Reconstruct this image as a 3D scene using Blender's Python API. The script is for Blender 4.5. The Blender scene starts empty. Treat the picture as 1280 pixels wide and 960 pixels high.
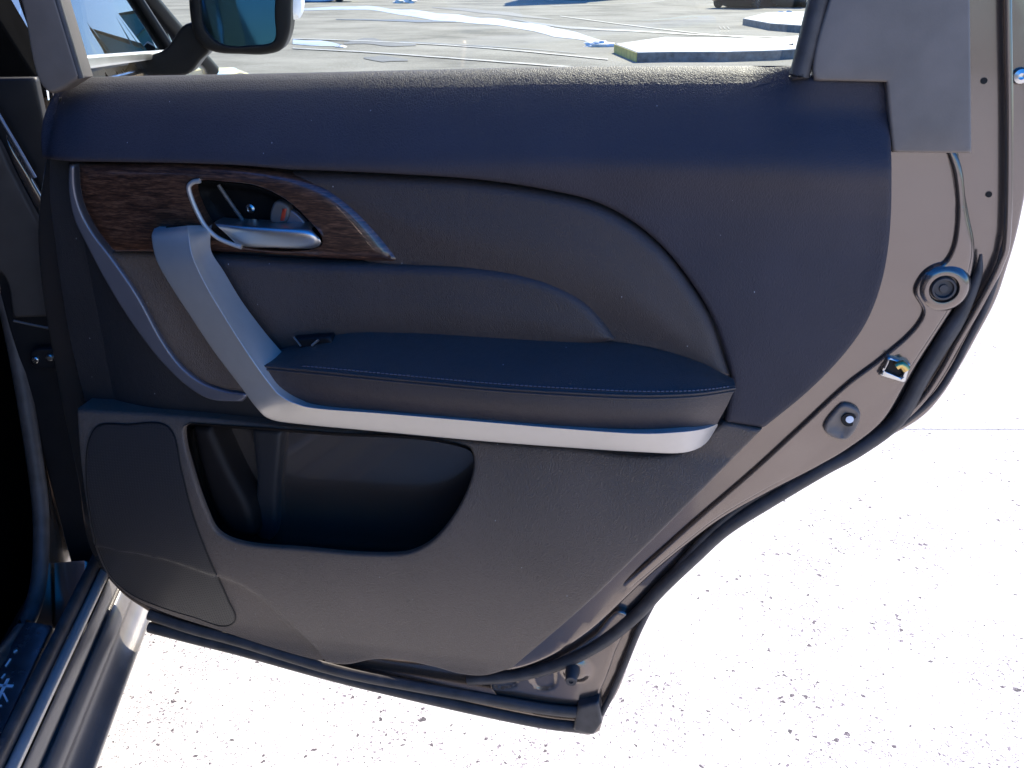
import bpy, math, random
import numpy as np
from mathutils import Vector, Matrix
from mathutils.geometry import delaunay_2d_cdt
random.seed(4); rng = np.random.default_rng(4)
R = math.radians
S = bpy.context.scene
COL = S.collection

# ------------------------------------------------------------------ camera, sky, sun, exposure
FPX, PITCH, CH = 1150.0, R(23.9), 1.24
cam = bpy.data.cameras.new('camera'); cam.sensor_width = 36; cam.lens = 36 * FPX / 1280
cam.clip_start = 0.02; cam.clip_end = 3000
camo = bpy.data.objects.new('camera', cam); COL.objects.link(camo)
camo.location = (0, 0, CH); camo.rotation_euler = (R(90) - PITCH, 0, 0)
S.camera = camo
SUN_AZ, SUN_EL = R(21), R(38)
W = bpy.data.worlds.new('World'); S.world = W; W.use_nodes = True
sky = W.node_tree.nodes.new('ShaderNodeTexSky'); sky.sky_type = 'NISHITA'; sky.sun_disc = False
sky.sun_elevation = SUN_EL; sky.sun_rotation = SUN_AZ
bg = W.node_tree.nodes['Background']; bg.inputs[1].default_value = 0.15
sky.ozone_density = 6; sky.dust_density = .8; sky.air_density = 1.1
hs = W.node_tree.nodes.new('ShaderNodeHueSaturation'); hs.inputs['Saturation'].default_value = 1.4; hs.inputs['Hue'].default_value = .515     # deep clear winter blue
W.node_tree.links.new(sky.outputs[0], hs.inputs['Color']); W.node_tree.links.new(hs.outputs[0], bg.inputs[0])
sv = Vector((math.sin(SUN_AZ) * math.cos(SUN_EL), math.cos(SUN_AZ) * math.cos(SUN_EL), math.sin(SUN_EL)))
sl = bpy.data.lights.new('sun', 'SUN'); sl.energy = 5.0; sl.angle = R(0.5); sl.color = (1, .91, .76)
slo = bpy.data.objects.new('sun', sl); COL.objects.link(slo)
slo.rotation_euler = (-sv).to_track_quat('-Z', 'Y').to_euler(); slo.location = sv * 30
S.view_settings.view_transform = 'Standard'; S.view_settings.look = 'None'
S.view_settings.gamma = 1; S.view_settings.exposure = 1.3
S.cycles.max_bounces = 10; S.cycles.diffuse_bounces = 4

# ------------------------------------------------------------------ photograph geometry: a point of the picture on a real plane
def ray(x, y):
    a, b = (x - 640) / FPX, -(y - 480) / FPX
    return np.array([a, math.cos(PITCH) + b * math.sin(PITCH), -math.sin(PITCH) + b * math.cos(PITCH)])
CAMP = np.array([0, 0, CH])
DA, DD = R(10), .93
DU = np.array([math.cos(DA), -math.sin(DA), 0]); DN = np.array([-math.sin(DA), -math.cos(DA), 0])
DZ0, DU0 = .40, -.70                                  # door empty: foot of the hinge side
DO = np.array([0, DD, 0]) + DU * (DU0 + DD * math.sin(DA)) ; DO[2] = DZ0
def door_st(x, y, n=0.0):                             # -> (u, w) in the door's own frame, n metres towards the viewer
    r = ray(x, y); B = DO + DN * n
    t = ((B - CAMP) @ DN) / (r @ DN); P = CAMP + r * t - DO
    return (P @ DU, P[2])
def door_p(x, y, n=0.0):
    u, w = door_st(x, y, n); return (u, -n, w)
CY = R(7.2)
CC = np.array([-math.sin(CY), math.cos(CY), 0]); CR = np.array([math.cos(CY), math.sin(CY), 0])
def lat_st(x, y, lat):                                # car frame: plane parallel to the car's side
    r = ray(x, y); t = lat / (r @ CR); P = CAMP + r * t
    return (P @ CC, P[2])
def along_st(x, y, al):
    r = ray(x, y); t = al / (r @ CC); P = CAMP + r * t
    return (P @ CR, P[2])
def level_st(x, y, z):
    r = ray(x, y); t = (z - CH) / r[2]; P = CAMP + r * t
    return (P @ CR, P @ CC)
def ground_p(x, y, z=0.0):
    r = ray(x, y); P = CAMP + r * (z - CH) / r[2]
    return Vector((P[0], P[1], z))

# ------------------------------------------------------------------ materials
def newmat(name):
    m = bpy.data.materials.new(name); m.use_nodes = True
    nt = m.node_tree; b = nt.nodes['Principled BSDF']
    return m, nt, b
def N(nt, typ, **kw):
    n = nt.nodes.new(typ)
    for k, v in kw.items():
        if k.startswith('i_'):
            key = k[2:]; key = int(key) if key.isdigit() else key
            n.inputs[key].default_value = v
        else: setattr(n, k, v)
    return n
def ramp(nt, stops):
    r = nt.nodes.new('ShaderNodeValToRGB'); e = r.color_ramp.elements
    while len(e) < len(stops): e.new(.5)
    for k, (p, c) in enumerate(stops):
        e[k].position = p; e[k].color = (*c, 1) if len(c) == 3 else c
    return r
def coords(nt, scale=(1, 1, 1), kind='Object'):
    tc = N(nt, 'ShaderNodeTexCoord'); mp = N(nt, 'ShaderNodeMapping'); mp.inputs['Scale'].default_value = scale
    nt.links.new(tc.outputs[kind], mp.inputs[0]); return mp.outputs[0]
def simple(name, col, rough=.5, metal=0, spec=.5, coat=0, noise=.12, nscale=30, bump=0, bscale=300, sheen=0):
    m, nt, b = newmat(name); L = nt.links.new
    b.inputs['Roughness'].default_value = rough; b.inputs['Metallic'].default_value = metal
    b.inputs['Specular IOR Level'].default_value = spec; b.inputs['Coat Weight'].default_value = coat
    b.inputs['Coat Roughness'].default_value = .06
    if sheen: b.inputs['Sheen Weight'].default_value = sheen; b.inputs['Sheen Roughness'].default_value = .45
    v = coords(nt)
    nz = N(nt, 'ShaderNodeTexNoise'); nz.inputs['Scale'].default_value = nscale; nz.inputs['Detail'].default_value = 5
    L(v, nz.inputs['Vector'])
    rp = ramp(nt, [(.3, tuple(c * (1 - noise) for c in col)), (.7, tuple(min(1, c * (1 + noise)) for c in col))])
    L(nz.outputs[0], rp.inputs[0]); L(rp.outputs[0], b.inputs['Base Color'])
    mr = N(nt, 'ShaderNodeMapRange'); mr.inputs[3].default_value = max(.02, rough - .06); mr.inputs[4].default_value = min(1, rough + .06)
    L(nz.outputs[0], mr.inputs[0]); L(mr.outputs[0], b.inputs['Roughness'])
    if bump:
        n2 = N(nt, 'ShaderNodeTexNoise'); n2.inputs['Scale'].default_value = bscale; L(v, n2.inputs['Vector'])
        bp = N(nt, 'ShaderNodeBump'); bp.inputs['Strength'].default_value = bump; bp.inputs['Distance'].default_value = .001
        L(n2.outputs[0], bp.inputs['Height']); L(bp.outputs[0], b.inputs['Normal'])
    return m
def grained(name, col, rough=.5, grain=380, depth=.35, dust=.05, spec=.5):
    """moulded leather grain: wrinkled cells plus a little pale dust"""
    m, nt, b = newmat(name); L = nt.links.new
    b.inputs['Specular IOR Level'].default_value = spec
    v = coords(nt, (1.35, 1, .8))
    nz = N(nt, 'ShaderNodeTexNoise'); nz.inputs['Scale'].default_value = 90; L(v, nz.inputs['Vector'])
    mx = N(nt, 'ShaderNodeMix', data_type='VECTOR'); mx.inputs['Factor'].default_value = .012
    L(v, mx.inputs[4]); L(nz.outputs['Color'], mx.inputs[5])
    vo = N(nt, 'ShaderNodeTexVoronoi', feature='DISTANCE_TO_EDGE'); vo.inputs['Scale'].default_value = grain
    L(mx.outputs[1], vo.inputs['Vector'])
    cl = N(nt, 'ShaderNodeMapRange'); cl.inputs[1].default_value = 0; cl.inputs[2].default_value = .22; L(vo.outputs[0], cl.inputs[0])
    bp = N(nt, 'ShaderNodeBump'); bp.inputs['Strength'].default_value = depth; bp.inputs['Distance'].default_value = .0006
    L(cl.outputs[0], bp.inputs['Height']); L(bp.outputs[0], b.inputs['Normal'])
    n2 = N(nt, 'ShaderNodeTexNoise'); n2.inputs['Scale'].default_value = 7; n2.inputs['Detail'].default_value = 6; L(v, n2.inputs['Vector'])
    rp = ramp(nt, [(.3, tuple(c * .86 for c in col)), (.72, tuple(c * 1.15 for c in col))]); L(n2.outputs[0], rp.inputs[0])
    sp = N(nt, 'ShaderNodeTexVoronoi'); sp.inputs['Scale'].default_value = 95; L(v, sp.inputs['Vector'])
    lt = N(nt, 'ShaderNodeMath', operation='LESS_THAN'); lt.inputs[1].default_value = .06; L(sp.outputs['Distance'], lt.inputs[0])
    sc = N(nt, 'ShaderNodeSeparateColor'); L(sp.outputs['Color'], sc.inputs[0])
    gt = N(nt, 'ShaderNodeMath', operation='GREATER_THAN'); gt.inputs[1].default_value = .92; L(sc.outputs[0], gt.inputs[0])
    mu = N(nt, 'ShaderNodeMath', operation='MULTIPLY'); L(lt.outputs[0], mu.inputs[0]); L(gt.outputs[0], mu.inputs[1])
    mc = N(nt, 'ShaderNodeMix', data_type='RGBA'); L(mu.outputs[0], mc.inputs['Factor']); L(rp.outputs[0], mc.inputs[6]); mc.inputs[7].default_value = (.4, .4, .4, 1)
    L(mc.outputs[2], b.inputs['Base Color'])
    mr = N(nt, 'ShaderNodeMapRange'); mr.inputs[3].default_value = rough - .05; mr.inputs[4].default_value = rough + .08; L(n2.outputs[0], mr.inputs[0]); L(mr.outputs[0], b.inputs['Roughness'])
    if dust: b.inputs['Sheen Weight'].default_value = dust; b.inputs['Sheen Roughness'].default_value = .5
    return m
M = {}
M['belt'] = grained('charcoal grained trim', (.046, .040, .048), .60, 310, .42, .0, .30)
M['insert'] = grained('soft charcoal leather', (.050, .034, .029), .46, 480, .4)
M['lower'] = grained('charcoal lower trim plastic', (.105, .076, .058), .47, 340, .6)
M['mid'] = grained('dark mid trim plastic', (.020, .018, .019), .5, 420, .3)
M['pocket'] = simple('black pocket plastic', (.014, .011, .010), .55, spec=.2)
M['grille'] = None
M['silver'] = simple('satin silver paint', (.50, .465, .42), .38, .42, .5, .15, .03, 60)
M['accent'] = simple('dark satin silver trim', (.20, .195, .22), .36, .5, .5, 0, .03)
M['chrome'] = simple('brushed chrome', (.66, .65, .63), .38, 1, .5, 0, .03)
M['black'] = simple('black plastic', (.010, .010, .011), .45, spec=.2, bump=.1)
M['rubber'] = simple('black rubber weatherstrip', (.055, .048, .045), .55, bump=.25, bscale=500, noise=.35, nscale=50)
M['coverplastic'] = simple('grey brown pillar cover plastic', (.185, .148, .118), .5, bump=.12, bscale=700)
M['paint'] = simple('metallic grey brown car paint', (.180, .143, .120), .24, .75, .5, .9, .06, 8)
M['cladding'] = simple('grey sill cladding plastic', (.105, .094, .086), .32, bump=.12, bscale=600)
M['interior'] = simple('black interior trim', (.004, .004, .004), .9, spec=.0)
M['pillarshade'] = simple('pillar paint darkened as shade', (.050, .042, .036), .5, spec=.3)  # darker copy of the pillar's car paint, its shade put into the colour
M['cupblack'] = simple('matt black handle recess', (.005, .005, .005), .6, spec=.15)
M['red'] = simple('red lock mark', (.40, .035, .012), .4)
M['greyplastic'] = simple('grey switch plastic', (.09, .085, .08), .4)
M['steel'] = simple('zinc plated steel', (.55, .54, .52), .28, 1)
M['brass'] = simple('yellow zinc latch', (.60, .42, .16), .3, 1)
M['scuff'] = simple('dark polished scuff plate', (.16, .16, .17), .26, .8, nscale=60, noise=.2)
M['letter'] = simple('pale engraved lettering', (.75, .75, .75), .4)
M['thread'] = simple('dark blue thread', (.10, .10, .13), .7)
M['tyre'] = simple('tyre rubber', (.02, .02, .02), .8)
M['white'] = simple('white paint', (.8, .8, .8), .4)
def wood_mat():
    m, nt, b = newmat('dark burl wood veneer'); L = nt.links.new
    v = coords(nt, (9, 9, 95))
    nz = N(nt, 'ShaderNodeTexNoise'); nz.inputs['Scale'].default_value = 5; nz.inputs['Detail'].default_value = 8; nz.inputs['Distortion'].default_value = .7; L(v, nz.inputs['Vector'])
    v2 = coords(nt, (28, 28, 300)); n2 = N(nt, 'ShaderNodeTexNoise'); n2.inputs['Scale'].default_value = 6; n2.inputs['Detail'].default_value = 5; L(v2, n2.inputs['Vector'])
    a = N(nt, 'ShaderNodeMath', operation='MULTIPLY_ADD'); a.inputs[1].default_value = .45; L(n2.outputs[0], a.inputs[0])
    h = N(nt, 'ShaderNodeMath', operation='MULTIPLY'); h.inputs[1].default_value = .6; L(nz.outputs[0], h.inputs[0]); L(h.outputs[0], a.inputs[2])
    rp = ramp(nt, [(.36, (.006, .003, .0025)), (.52, (.052, .022, .013)), (.70, (.165, .080, .046))]); L(a.outputs[0], rp.inputs[0])
    L(rp.outputs[0], b.inputs['Base Color']); b.inputs['Roughness'].default_value = .4
    b.inputs['Coat Weight'].default_value = 1; b.inputs['Coat Roughness'].default_value = .05
    return m
M['wood'] = wood_mat()
def grille_mat():
    m, nt, b = newmat('perforated speaker grille'); L = nt.links.new
    tc = N(nt, 'ShaderNodeTexCoord'); sx = N(nt, 'ShaderNodeSeparateXYZ'); L(tc.outputs['Object'], sx.inputs[0])
    P = 2 * math.pi / .0038
    outs = []
    for k in (0, 2):
        mu = N(nt, 'ShaderNodeMath', operation='MULTIPLY'); mu.inputs[1].default_value = P; L(sx.outputs[k], mu.inputs[0])
        s = N(nt, 'ShaderNodeMath', operation='SINE'); L(mu.outputs[0], s.inputs[0]); outs.append(s)
    ad = N(nt, 'ShaderNodeMath', operation='ADD'); L(outs[0].outputs[0], ad.inputs[0]); L(outs[1].outputs[0], ad.inputs[1])
    mr = N(nt, 'ShaderNodeMapRange'); mr.inputs[1].default_value = .7; mr.inputs[2].default_value = 1.5; mr.inputs[3].default_value = 1; mr.inputs[4].default_value = 0; L(ad.outputs[0], mr.inputs[0])
    mc = N(nt, 'ShaderNodeMix', data_type='RGBA'); L(mr.outputs[0], mc.inputs['Factor']); mc.inputs[6].default_value = (.004, .004, .004, 1); mc.inputs[7].default_value = (.036, .031, .030, 1)
    L(mc.outputs[2], b.inputs['Base Color']); b.inputs['Roughness'].default_value = .5
    bp = N(nt, 'ShaderNodeBump'); bp.inputs['Strength'].default_value = .6; bp.inputs['Distance'].default_value = .001; L(mr.outputs[0], bp.inputs['Height']); L(bp.outputs[0], b.inputs['Normal'])
    return m
M['grille'] = grille_mat()
def glass_mat(name, tint, refl=1.0):
    m, nt, b = newmat(name); L = nt.links.new; nt.nodes.remove(b)
    t = N(nt, 'ShaderNodeBsdfTransparent'); t.inputs[0].default_value = (*tint, 1)
    g = N(nt, 'ShaderNodeBsdfGlossy'); g.inputs['Roughness'].default_value = .0; g.inputs[0].default_value = (refl, refl, refl, 1)
    fr = N(nt, 'ShaderNodeFresnel'); fr.inputs[0].default_value = 1.5
    mx = N(nt, 'ShaderNodeMixShader'); L(fr.outputs[0], mx.inputs[0]); L(t.outputs[0], mx.inputs[1]); L(g.outputs[0], mx.inputs[2])
    L(mx.outputs[0], nt.nodes['Material Output'].inputs[0]); return m
M['glass'] = glass_mat('clear side glass', (.93, .96, .94))
M['darkglass'] = glass_mat('tinted front glass', (.20, .26, .26))
def mirror_mat():
    m, nt, b = newmat('mirror glass painted sky blue')
    b.inputs['Base Color'].default_value = (.020, .052, .095, 1); b.inputs['Metallic'].default_value = 1; b.inputs['Roughness'].default_value = .04  # reflected sky blue is put into the base colour
    return m
M['mirror'] = mirror_mat()
def concrete_mat():
    m, nt, b = newmat('pale concrete with dark aggregate'); L = nt.links.new
    v = coords(nt)
    nz = N(nt, 'ShaderNodeTexNoise'); nz.inputs['Scale'].default_value = 6; nz.inputs['Detail'].default_value = 9; nz.inputs['Roughness'].default_value = .7; L(v, nz.inputs['Vector'])
    rp = ramp(nt, [(.30, (.43, .42, .40)), (.52, (.56, .54, .51)), (.7, (.64, .62, .58))]); L(nz.outputs[0], rp.inputs[0])
    n3 = N(nt, 'ShaderNodeTexNoise'); n3.inputs['Scale'].default_value = 60; n3.inputs['Detail'].default_value = 3; L(v, n3.inputs['Vector'])
    mv = N(nt, 'ShaderNodeMix', data_type='VECTOR'); mv.inputs['Factor'].default_value = .02; L(v, mv.inputs[4]); L(n3.outputs['Color'], mv.inputs[5])
    cur = rp.outputs[0]
    clump = N(nt, 'ShaderNodeTexNoise'); clump.inputs['Scale'].default_value = 4; clump.inputs['Detail'].default_value = 3; L(v, clump.inputs['Vector'])
    for sc_, thr, rad, dk in ((85, .80, .36, (.07, .058, .066)), (170, .66, .40, (.11, .09, .11)), (40, .955, .26, (.05, .045, .05)), (330, .45, .42, (.21, .18, .20)), (120, .72, .34, (.15, .125, .15)), (240, .38, .44, (.20, .175, .195))):
        vo = N(nt, 'ShaderNodeTexVoronoi'); vo.inputs['Scale'].default_value = sc_; L(mv.outputs[1], vo.inputs['Vector'])
        se = N(nt, 'ShaderNodeSeparateColor'); L(vo.outputs['Color'], se.inputs[0])
        g = N(nt, 'ShaderNodeMath', operation='GREATER_THAN'); g.inputs[1].default_value = thr; L(se.outputs[0], g.inputs[0])
        rr = N(nt, 'ShaderNodeMath', operation='MULTIPLY'); L(se.outputs[1], rr.inputs[0]); L(clump.outputs[0], rr.inputs[1])
        r2 = N(nt, 'ShaderNodeMath', operation='MULTIPLY'); r2.inputs[1].default_value = rad * 2; L(rr.outputs[0], r2.inputs[0])
        l = N(nt, 'ShaderNodeMath', operation='LESS_THAN'); L(vo.outputs['Distance'], l.inputs[0]); L(r2.outputs[0], l.inputs[1])
        mu = N(nt, 'ShaderNodeMath', operation='MULTIPLY'); L(l.outputs[0], mu.inputs[0]); L(g.outputs[0], mu.inputs[1])
        mc = N(nt, 'ShaderNodeMix', data_type='RGBA'); L(mu.outputs[0], mc.inputs['Factor']); L(cur, mc.inputs[6]); mc.inputs[7].default_value = (*dk, 1)
        cur = mc.outputs[2]
    L(cur, b.inputs['Base Color']); b.inputs['Roughness'].default_value = .85
    bp = N(nt, 'ShaderNodeBump'); bp.inputs['Strength'].default_value = .25; bp.inputs['Distance'].default_value = .002; L(n3.outputs[0], bp.inputs['Height']); L(bp.outputs[0], b.inputs['Normal'])
    return m
M['concrete'] = concrete_mat()
def asphalt_mat():
    m, nt, b = newmat('worn pale asphalt'); L = nt.links.new
    v = coords(nt)
    nz = N(nt, 'ShaderNodeTexNoise'); nz.inputs['Scale'].default_value = .35; nz.inputs['Detail'].default_value = 9; nz.inputs['Roughness'].default_value = .65; L(v, nz.inputs['Vector'])
    rp = ramp(nt, [(.34, (.14, .132, .108)), (.47, (.235, .22, .178)), (.56, (.275, .257, .21)), (.70, (.33, .31, .255))]); L(nz.outputs[0], rp.inputs[0])
    n2 = N(nt, 'ShaderNodeTexNoise'); n2.inputs['Scale'].default_value = 40; n2.inputs['Detail'].default_value = 4; L(v, n2.inputs['Vector'])
    r2 = ramp(nt, [(.3, (.7, .7, .7)), (.7, (1.2, 1.2, 1.2))]); L(n2.outputs[0], r2.inputs[0])
    mx = N(nt, 'ShaderNodeMix', data_type='RGBA', blend_type='MULTIPLY'); mx.inputs['Factor'].default_value = 1; L(rp.outputs[0], mx.inputs[6]); L(r2.outputs[0], mx.inputs[7])
    L(mx.outputs[2], b.inputs['Base Color']); b.inputs['Roughness'].default_value = .95; b.inputs['Specular IOR Level'].default_value = .15
    return m
M['asphalt'] = asphalt_mat()
M['wet'] = simple('wet icy streak', (.36, .375, .40), .4, 0, .4, noise=.3, nscale=2)
M['stain'] = simple('dark asphalt stain', (.07, .07, .068), .7, noise=.3, nscale=3)
M['tar'] = simple('tar crack filler', (.035, .037, .04), .5)
M['lane'] = simple('worn white road paint', (.30, .29, .26), .7, noise=.3, nscale=4)
M['snow'] = simple('dirty snow', (.80, .77, .72), .7, noise=.2, nscale=6, bump=.5, bscale=9)
M['kerb'] = simple('kerb concrete painted as shaded', (.16, .155, .15), .85, noise=.4, nscale=9)  # kerb sides: shade of the face turned from the sun, painted dark
M['kerbsunlit'] = simple('kerb concrete painted as sunlit', (.5, .49, .46), .85, noise=.2, nscale=3)  # lit copy of the same concrete, sunlight painted onto the kerb's top
M['yellow'] = simple('faded yellow kerb paint', (.45, .36, .08), .7, noise=.3, nscale=9)
M['carred'] = simple('dark maroon car paint', (.06, .012, .012), .3, .2, .5, .8)
M['cargrey'] = simple('silver blue car paint', (.35, .38, .45), .3, .5, .5, .8)
M['carwhite'] = simple('white car paint', (.7, .7, .7), .3, 0, .5, .8)
M['siding'] = simple('teal house siding', (.12, .36, .40), .7)
M['roof'] = simple('pale snowy roof', (.55, .56, .58), .8)
M['bark'] = simple('grey bark', (.12, .10, .08), .9)
M['grasscol'] = simple('dry winter grass', (.16, .13, .07), .9, noise=.4, nscale=1)

# ------------------------------------------------------------------ mesh tools
def spl(pts, closed=True, step=None, k=6):
    """Catmull-Rom through picture points; a third value marks a corner"""
    P = np.array([p[:2] for p in pts], float); n = len(P)
    corner = [len(p) > 2 for p in pts]
    out = []
    segs = range(n if closed else n - 1)
    for i in segs:
        a, b = P[i], P[(i + 1) % n]
        pm = P[(i - 1) % n] if (closed or i > 0) else 2 * a - b
        pn = P[(i + 2) % n] if (closed or i + 2 < n) else 2 * b - a
        la, lb = np.linalg.norm(b - a), 1
        m0 = np.zeros(2) if False else None
        d = np.linalg.norm(b - a) + 1e-9; dp = np.linalg.norm(a - pm) + 1e-9; dn = np.linalg.norm(pn - b) + 1e-9
        t0 = (b - a) if corner[i] else ((a - pm) / dp + (b - a) / d) * .5 * d
        t1 = (b - a) if corner[(i + 1) % n] else ((b - a) / d + (pn - b) / dn) * .5 * d
        kk = k if step is None else max(1, int(round(d / step)))
        for t in np.linspace(0, 1, kk, endpoint=False):
            h = (2*t**3-3*t*t+1) * a + (t**3-2*t*t+t) * t0 + (-2*t**3+3*t*t) * b + (t**3-t*t) * t1
            out.append(h)
    if not closed: out.append(P[-1])
    return np.array(out)
def sdf(pts, poly):
    A = poly; B = np.roll(poly, -1, 0); d = np.full(len(pts), 1e9); ins = np.zeros(len(pts), bool)
    for a, b in zip(A, B):
        ab = b - a; L2 = ab @ ab + 1e-18
        t = np.clip(((pts - a) @ ab) / L2, 0, 1)
        q = pts - (a + t[:, None] * ab); d = np.minimum(d, (q * q).sum(1))
        if a[1] != b[1]:
            c = ((a[1] > pts[:, 1]) != (b[1] > pts[:, 1])) & (pts[:, 0] < (b[0]-a[0]) * (pts[:, 1]-a[1]) / (b[1]-a[1]) + a[0])
            ins ^= c
    return np.where(ins, 1, -1) * np.sqrt(d)
def linedist(pts, line):
    d = np.full(len(pts), 1e9); sg = np.ones(len(pts))
    for a, b in zip(line[:-1], line[1:]):
        ab = b - a; t = np.clip(((pts - a) @ ab) / (ab @ ab + 1e-18), 0, 1)
        q = pts - (a + t[:, None] * ab); dd = (q * q).sum(1); cr = ab[0] * (pts[:, 1]-a[1]) - ab[1] * (pts[:, 0]-a[0])
        up = dd < d; d = np.where(up, dd, d); sg = np.where(up, np.where(cr > 0, 1., -1.), sg)
    return np.sqrt(d) * sg
def sstep(a, b, x):
    t = np.clip((x - a) / (b - a), 0, 1); return t * t * (3 - 2 * t)
def mesh_obj(name, verts, faces, mat, parent=None, smooth=True, sharp=38, stuff=False):
    me = bpy.data.meshes.new(name); me.from_pydata([tuple(map(float, v)) for v in verts], [], [tuple(int(q) for q in f) for f in faces]); me.update()
    if smooth:
        me.polygons.foreach_set('use_smooth', [True] * len(me.polygons)); me.set_sharp_from_angle(angle=R(sharp))
    if mat: me.materials.append(mat)
    o = bpy.data.objects.new(name, me); COL.objects.link(o)
    if parent: o.parent = parent
    if stuff: o['kind'] = 'stuff'
    return o
def plate(name, poly, mat, parent, to3, n0=0., r=.003, base=.01, hole=None, hr=None, h=None, step=.008, rings=4, back=True, sharp=38, res=.004, asp=1.0, hole_base=None):
    """a solid piece with a real outline, rounded rim and relief. poly in metres in its plane, to3(s,t,n) -> point; asp: depth of the rounded rim / its width"""
    def clean(p):
        p = np.asarray(p, float); q = [p[0]]
        for x in p[1:]:
            if np.linalg.norm(x - q[-1]) > res * .4: q.append(x)
        if np.linalg.norm(q[0] - q[-1]) < res * .4: q.pop()
        return np.array(q)
    def dens(p):
        out = []
        for a, b in zip(p, np.roll(p, -1, 0)):
            k = max(1, int(np.linalg.norm(b - a) / (res * 1.5)))
            out += [a + (b - a) * t for t in np.linspace(0, 1, k, endpoint=False)]
        return np.array(out)
    loops = [dens(clean(poly))] + ([dens(clean(hole))] if hole is not None else [])
    def SD(p):
        d = sdf(p, loops[0])
        if hole is not None: d = np.minimum(d, -sdf(p, loops[1]))
        return d
    hr_ = r if hr is None else hr
    pts = []; edges = []; k = 0
    for lp in loops:
        pts.append(lp); m = len(lp); edges += [(k + i, k + (i + 1) % m) for i in range(m)]; k += m
    extra = []
    for li, lp in enumerate(loops):
        tg = np.roll(lp, -1, 0) - np.roll(lp, 1, 0); tg /= np.linalg.norm(tg, axis=1)[:, None] + 1e-12
        nm = np.stack([-tg[:, 1], tg[:, 0]], 1)
        area = .5 * np.sum(lp[:, 0] * np.roll(lp[:, 1], -1) - np.roll(lp[:, 0], -1) * lp[:, 1])
        if area < 0: nm = -nm
        if li == 1: nm = -nm
        rr = r if li == 0 else hr_
        for j in range(1, rings + 1):
            th = j / rings * math.pi / 2; d = rr * (1 - math.cos(th)) if j < rings else rr
            q = lp + nm * d; s = SD(q); extra.append(q[s > d * .93])
    lo, hi = loops[0].min(0), loops[0].max(0)
    gx = np.arange(lo[0], hi[0], step); gy = np.arange(lo[1], hi[1], step * .866)
    G = np.array([(x + (step / 2 if j % 2 else 0), y) for j, y in enumerate(gy) for x in gx]) if len(gx) and len(gy) else np.zeros((0, 2))
    if len(G):
        s = SD(G); extra.append(G[s > max(r, 0) + step * .35])
    allp = np.concatenate(pts + extra)
    vo, eo, fo, *_ = delaunay_2d_cdt([Vector(p) for p in allp], edges, [], 0, 1e-7, False)
    V = np.array([(v.x, v.y) for v in vo]); F = np.array(fo)
    cen = V[F].mean(1); F = F[SD(cen) > 0]
    A = V[F]; ar = (A[:, 1, 0]-A[:, 0, 0]) * (A[:, 2, 1]-A[:, 0, 1]) - (A[:, 2, 0]-A[:, 0, 0]) * (A[:, 1, 1]-A[:, 0, 1])
    F = F[np.abs(ar) > 1e-11]; ar = ar[np.abs(ar) > 1e-11]; F[ar < 0] = F[ar < 0][:, ::-1]
    d0 = np.abs(sdf(V, loops[0])); n = np.full(len(V), n0)
    if h is not None: n = n + h(V)
    if r > 0:
        q = np.clip(1 - d0 / r, 0, 1); n = n - asp * (r - np.sqrt(np.maximum(r * r - (r * q) ** 2, 0)))
    if hole is not None and hr_ > 0:
        d1 = np.abs(sdf(V, loops[1])); q = np.clip(1 - d1 / hr_, 0, 1); n = n - asp * (hr_ - np.sqrt(np.maximum(hr_ ** 2 - (hr_ * q) ** 2, 0)))
    verts = [to3(V[i, 0], V[i, 1], n[i]) for i in range(len(V))]
    faces = [tuple(f) for f in F]
    cnt = {}
    for f in F:
        for a, b in ((f[0], f[1]), (f[1], f[2]), (f[2], f[0])):
            if (b, a) in cnt: del cnt[(b, a)]
            else: cnt[(a, b)] = 1
    nb = {}
    nbase = (n.min() if h is None else n0) - base
    for a, b in cnt:
        for v in (a, b):
            if v not in nb:
                zb = n[v] - hole_base if (hole_base is not None and d1[v] < 1e-6) else min(nbase, n[v] - .001)
                nb[v] = len(verts); verts.append(to3(V[v, 0], V[v, 1], zb))
        faces.append((b, a, nb[a], nb[b]))
    if back and hole is None:
        nx = {a: b for a, b in cnt}; st = next(iter(nx)); lp = [st]; c = nx[st]
        while c != st and len(lp) < len(nx) + 2: lp.append(c); c = nx[c]
        faces.append(tuple(nb[v] for v in reversed(lp)))
    elif back:
        for f in F:
            for v in f:
                if v not in nb: nb[v] = len(verts); verts.append(to3(V[v, 0], V[v, 1], nbase))
            faces.append((nb[f[2]], nb[f[1]], nb[f[0]]))
    return mesh_obj(name, verts, faces, mat, parent, sharp=sharp)
def loft(name, rows, mat, parent, sub=0, closed_u=False, sharp=38, cap=False, flip=False):
    """rows: list of equal-length 3-D polylines; sub: Catmull-Rom steps between rows"""
    Rw = [np.array(r, float) for r in rows]
    if sub:
        o = []
        for i in range(len(Rw) - 1):
            p0 = Rw[i - 1] if i else 2 * Rw[0] - Rw[1]; p3 = Rw[i + 2] if i + 2 < len(Rw) else 2 * Rw[-1] - Rw[-2]
            for t in np.linspace(0, 1, sub, endpoint=False):
                o.append(.5 * (2 * Rw[i] + (Rw[i+1]-p0) * t + (2*p0-5*Rw[i]+4*Rw[i+1]-p3) * t*t + (3*Rw[i]-p0-3*Rw[i+1]+p3) * t**3))
        o.append(Rw[-1]); Rw = o
    m = len(Rw[0]); V = np.concatenate(Rw); F = []
    for i in range(len(Rw) - 1):
        for j in range(m if closed_u else m - 1):
            a, b = i * m + j, i * m + (j + 1) % m
            F.append((a, b, b + m, a + m) if not flip else (a + m, b + m, b, a))
    if cap:
        F.append(tuple(range(m))[::-1]); F.append(tuple(range((len(Rw)-1) * m, len(Rw) * m)))
    return mesh_obj(name, V, F, mat, parent, sharp=sharp)
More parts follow.
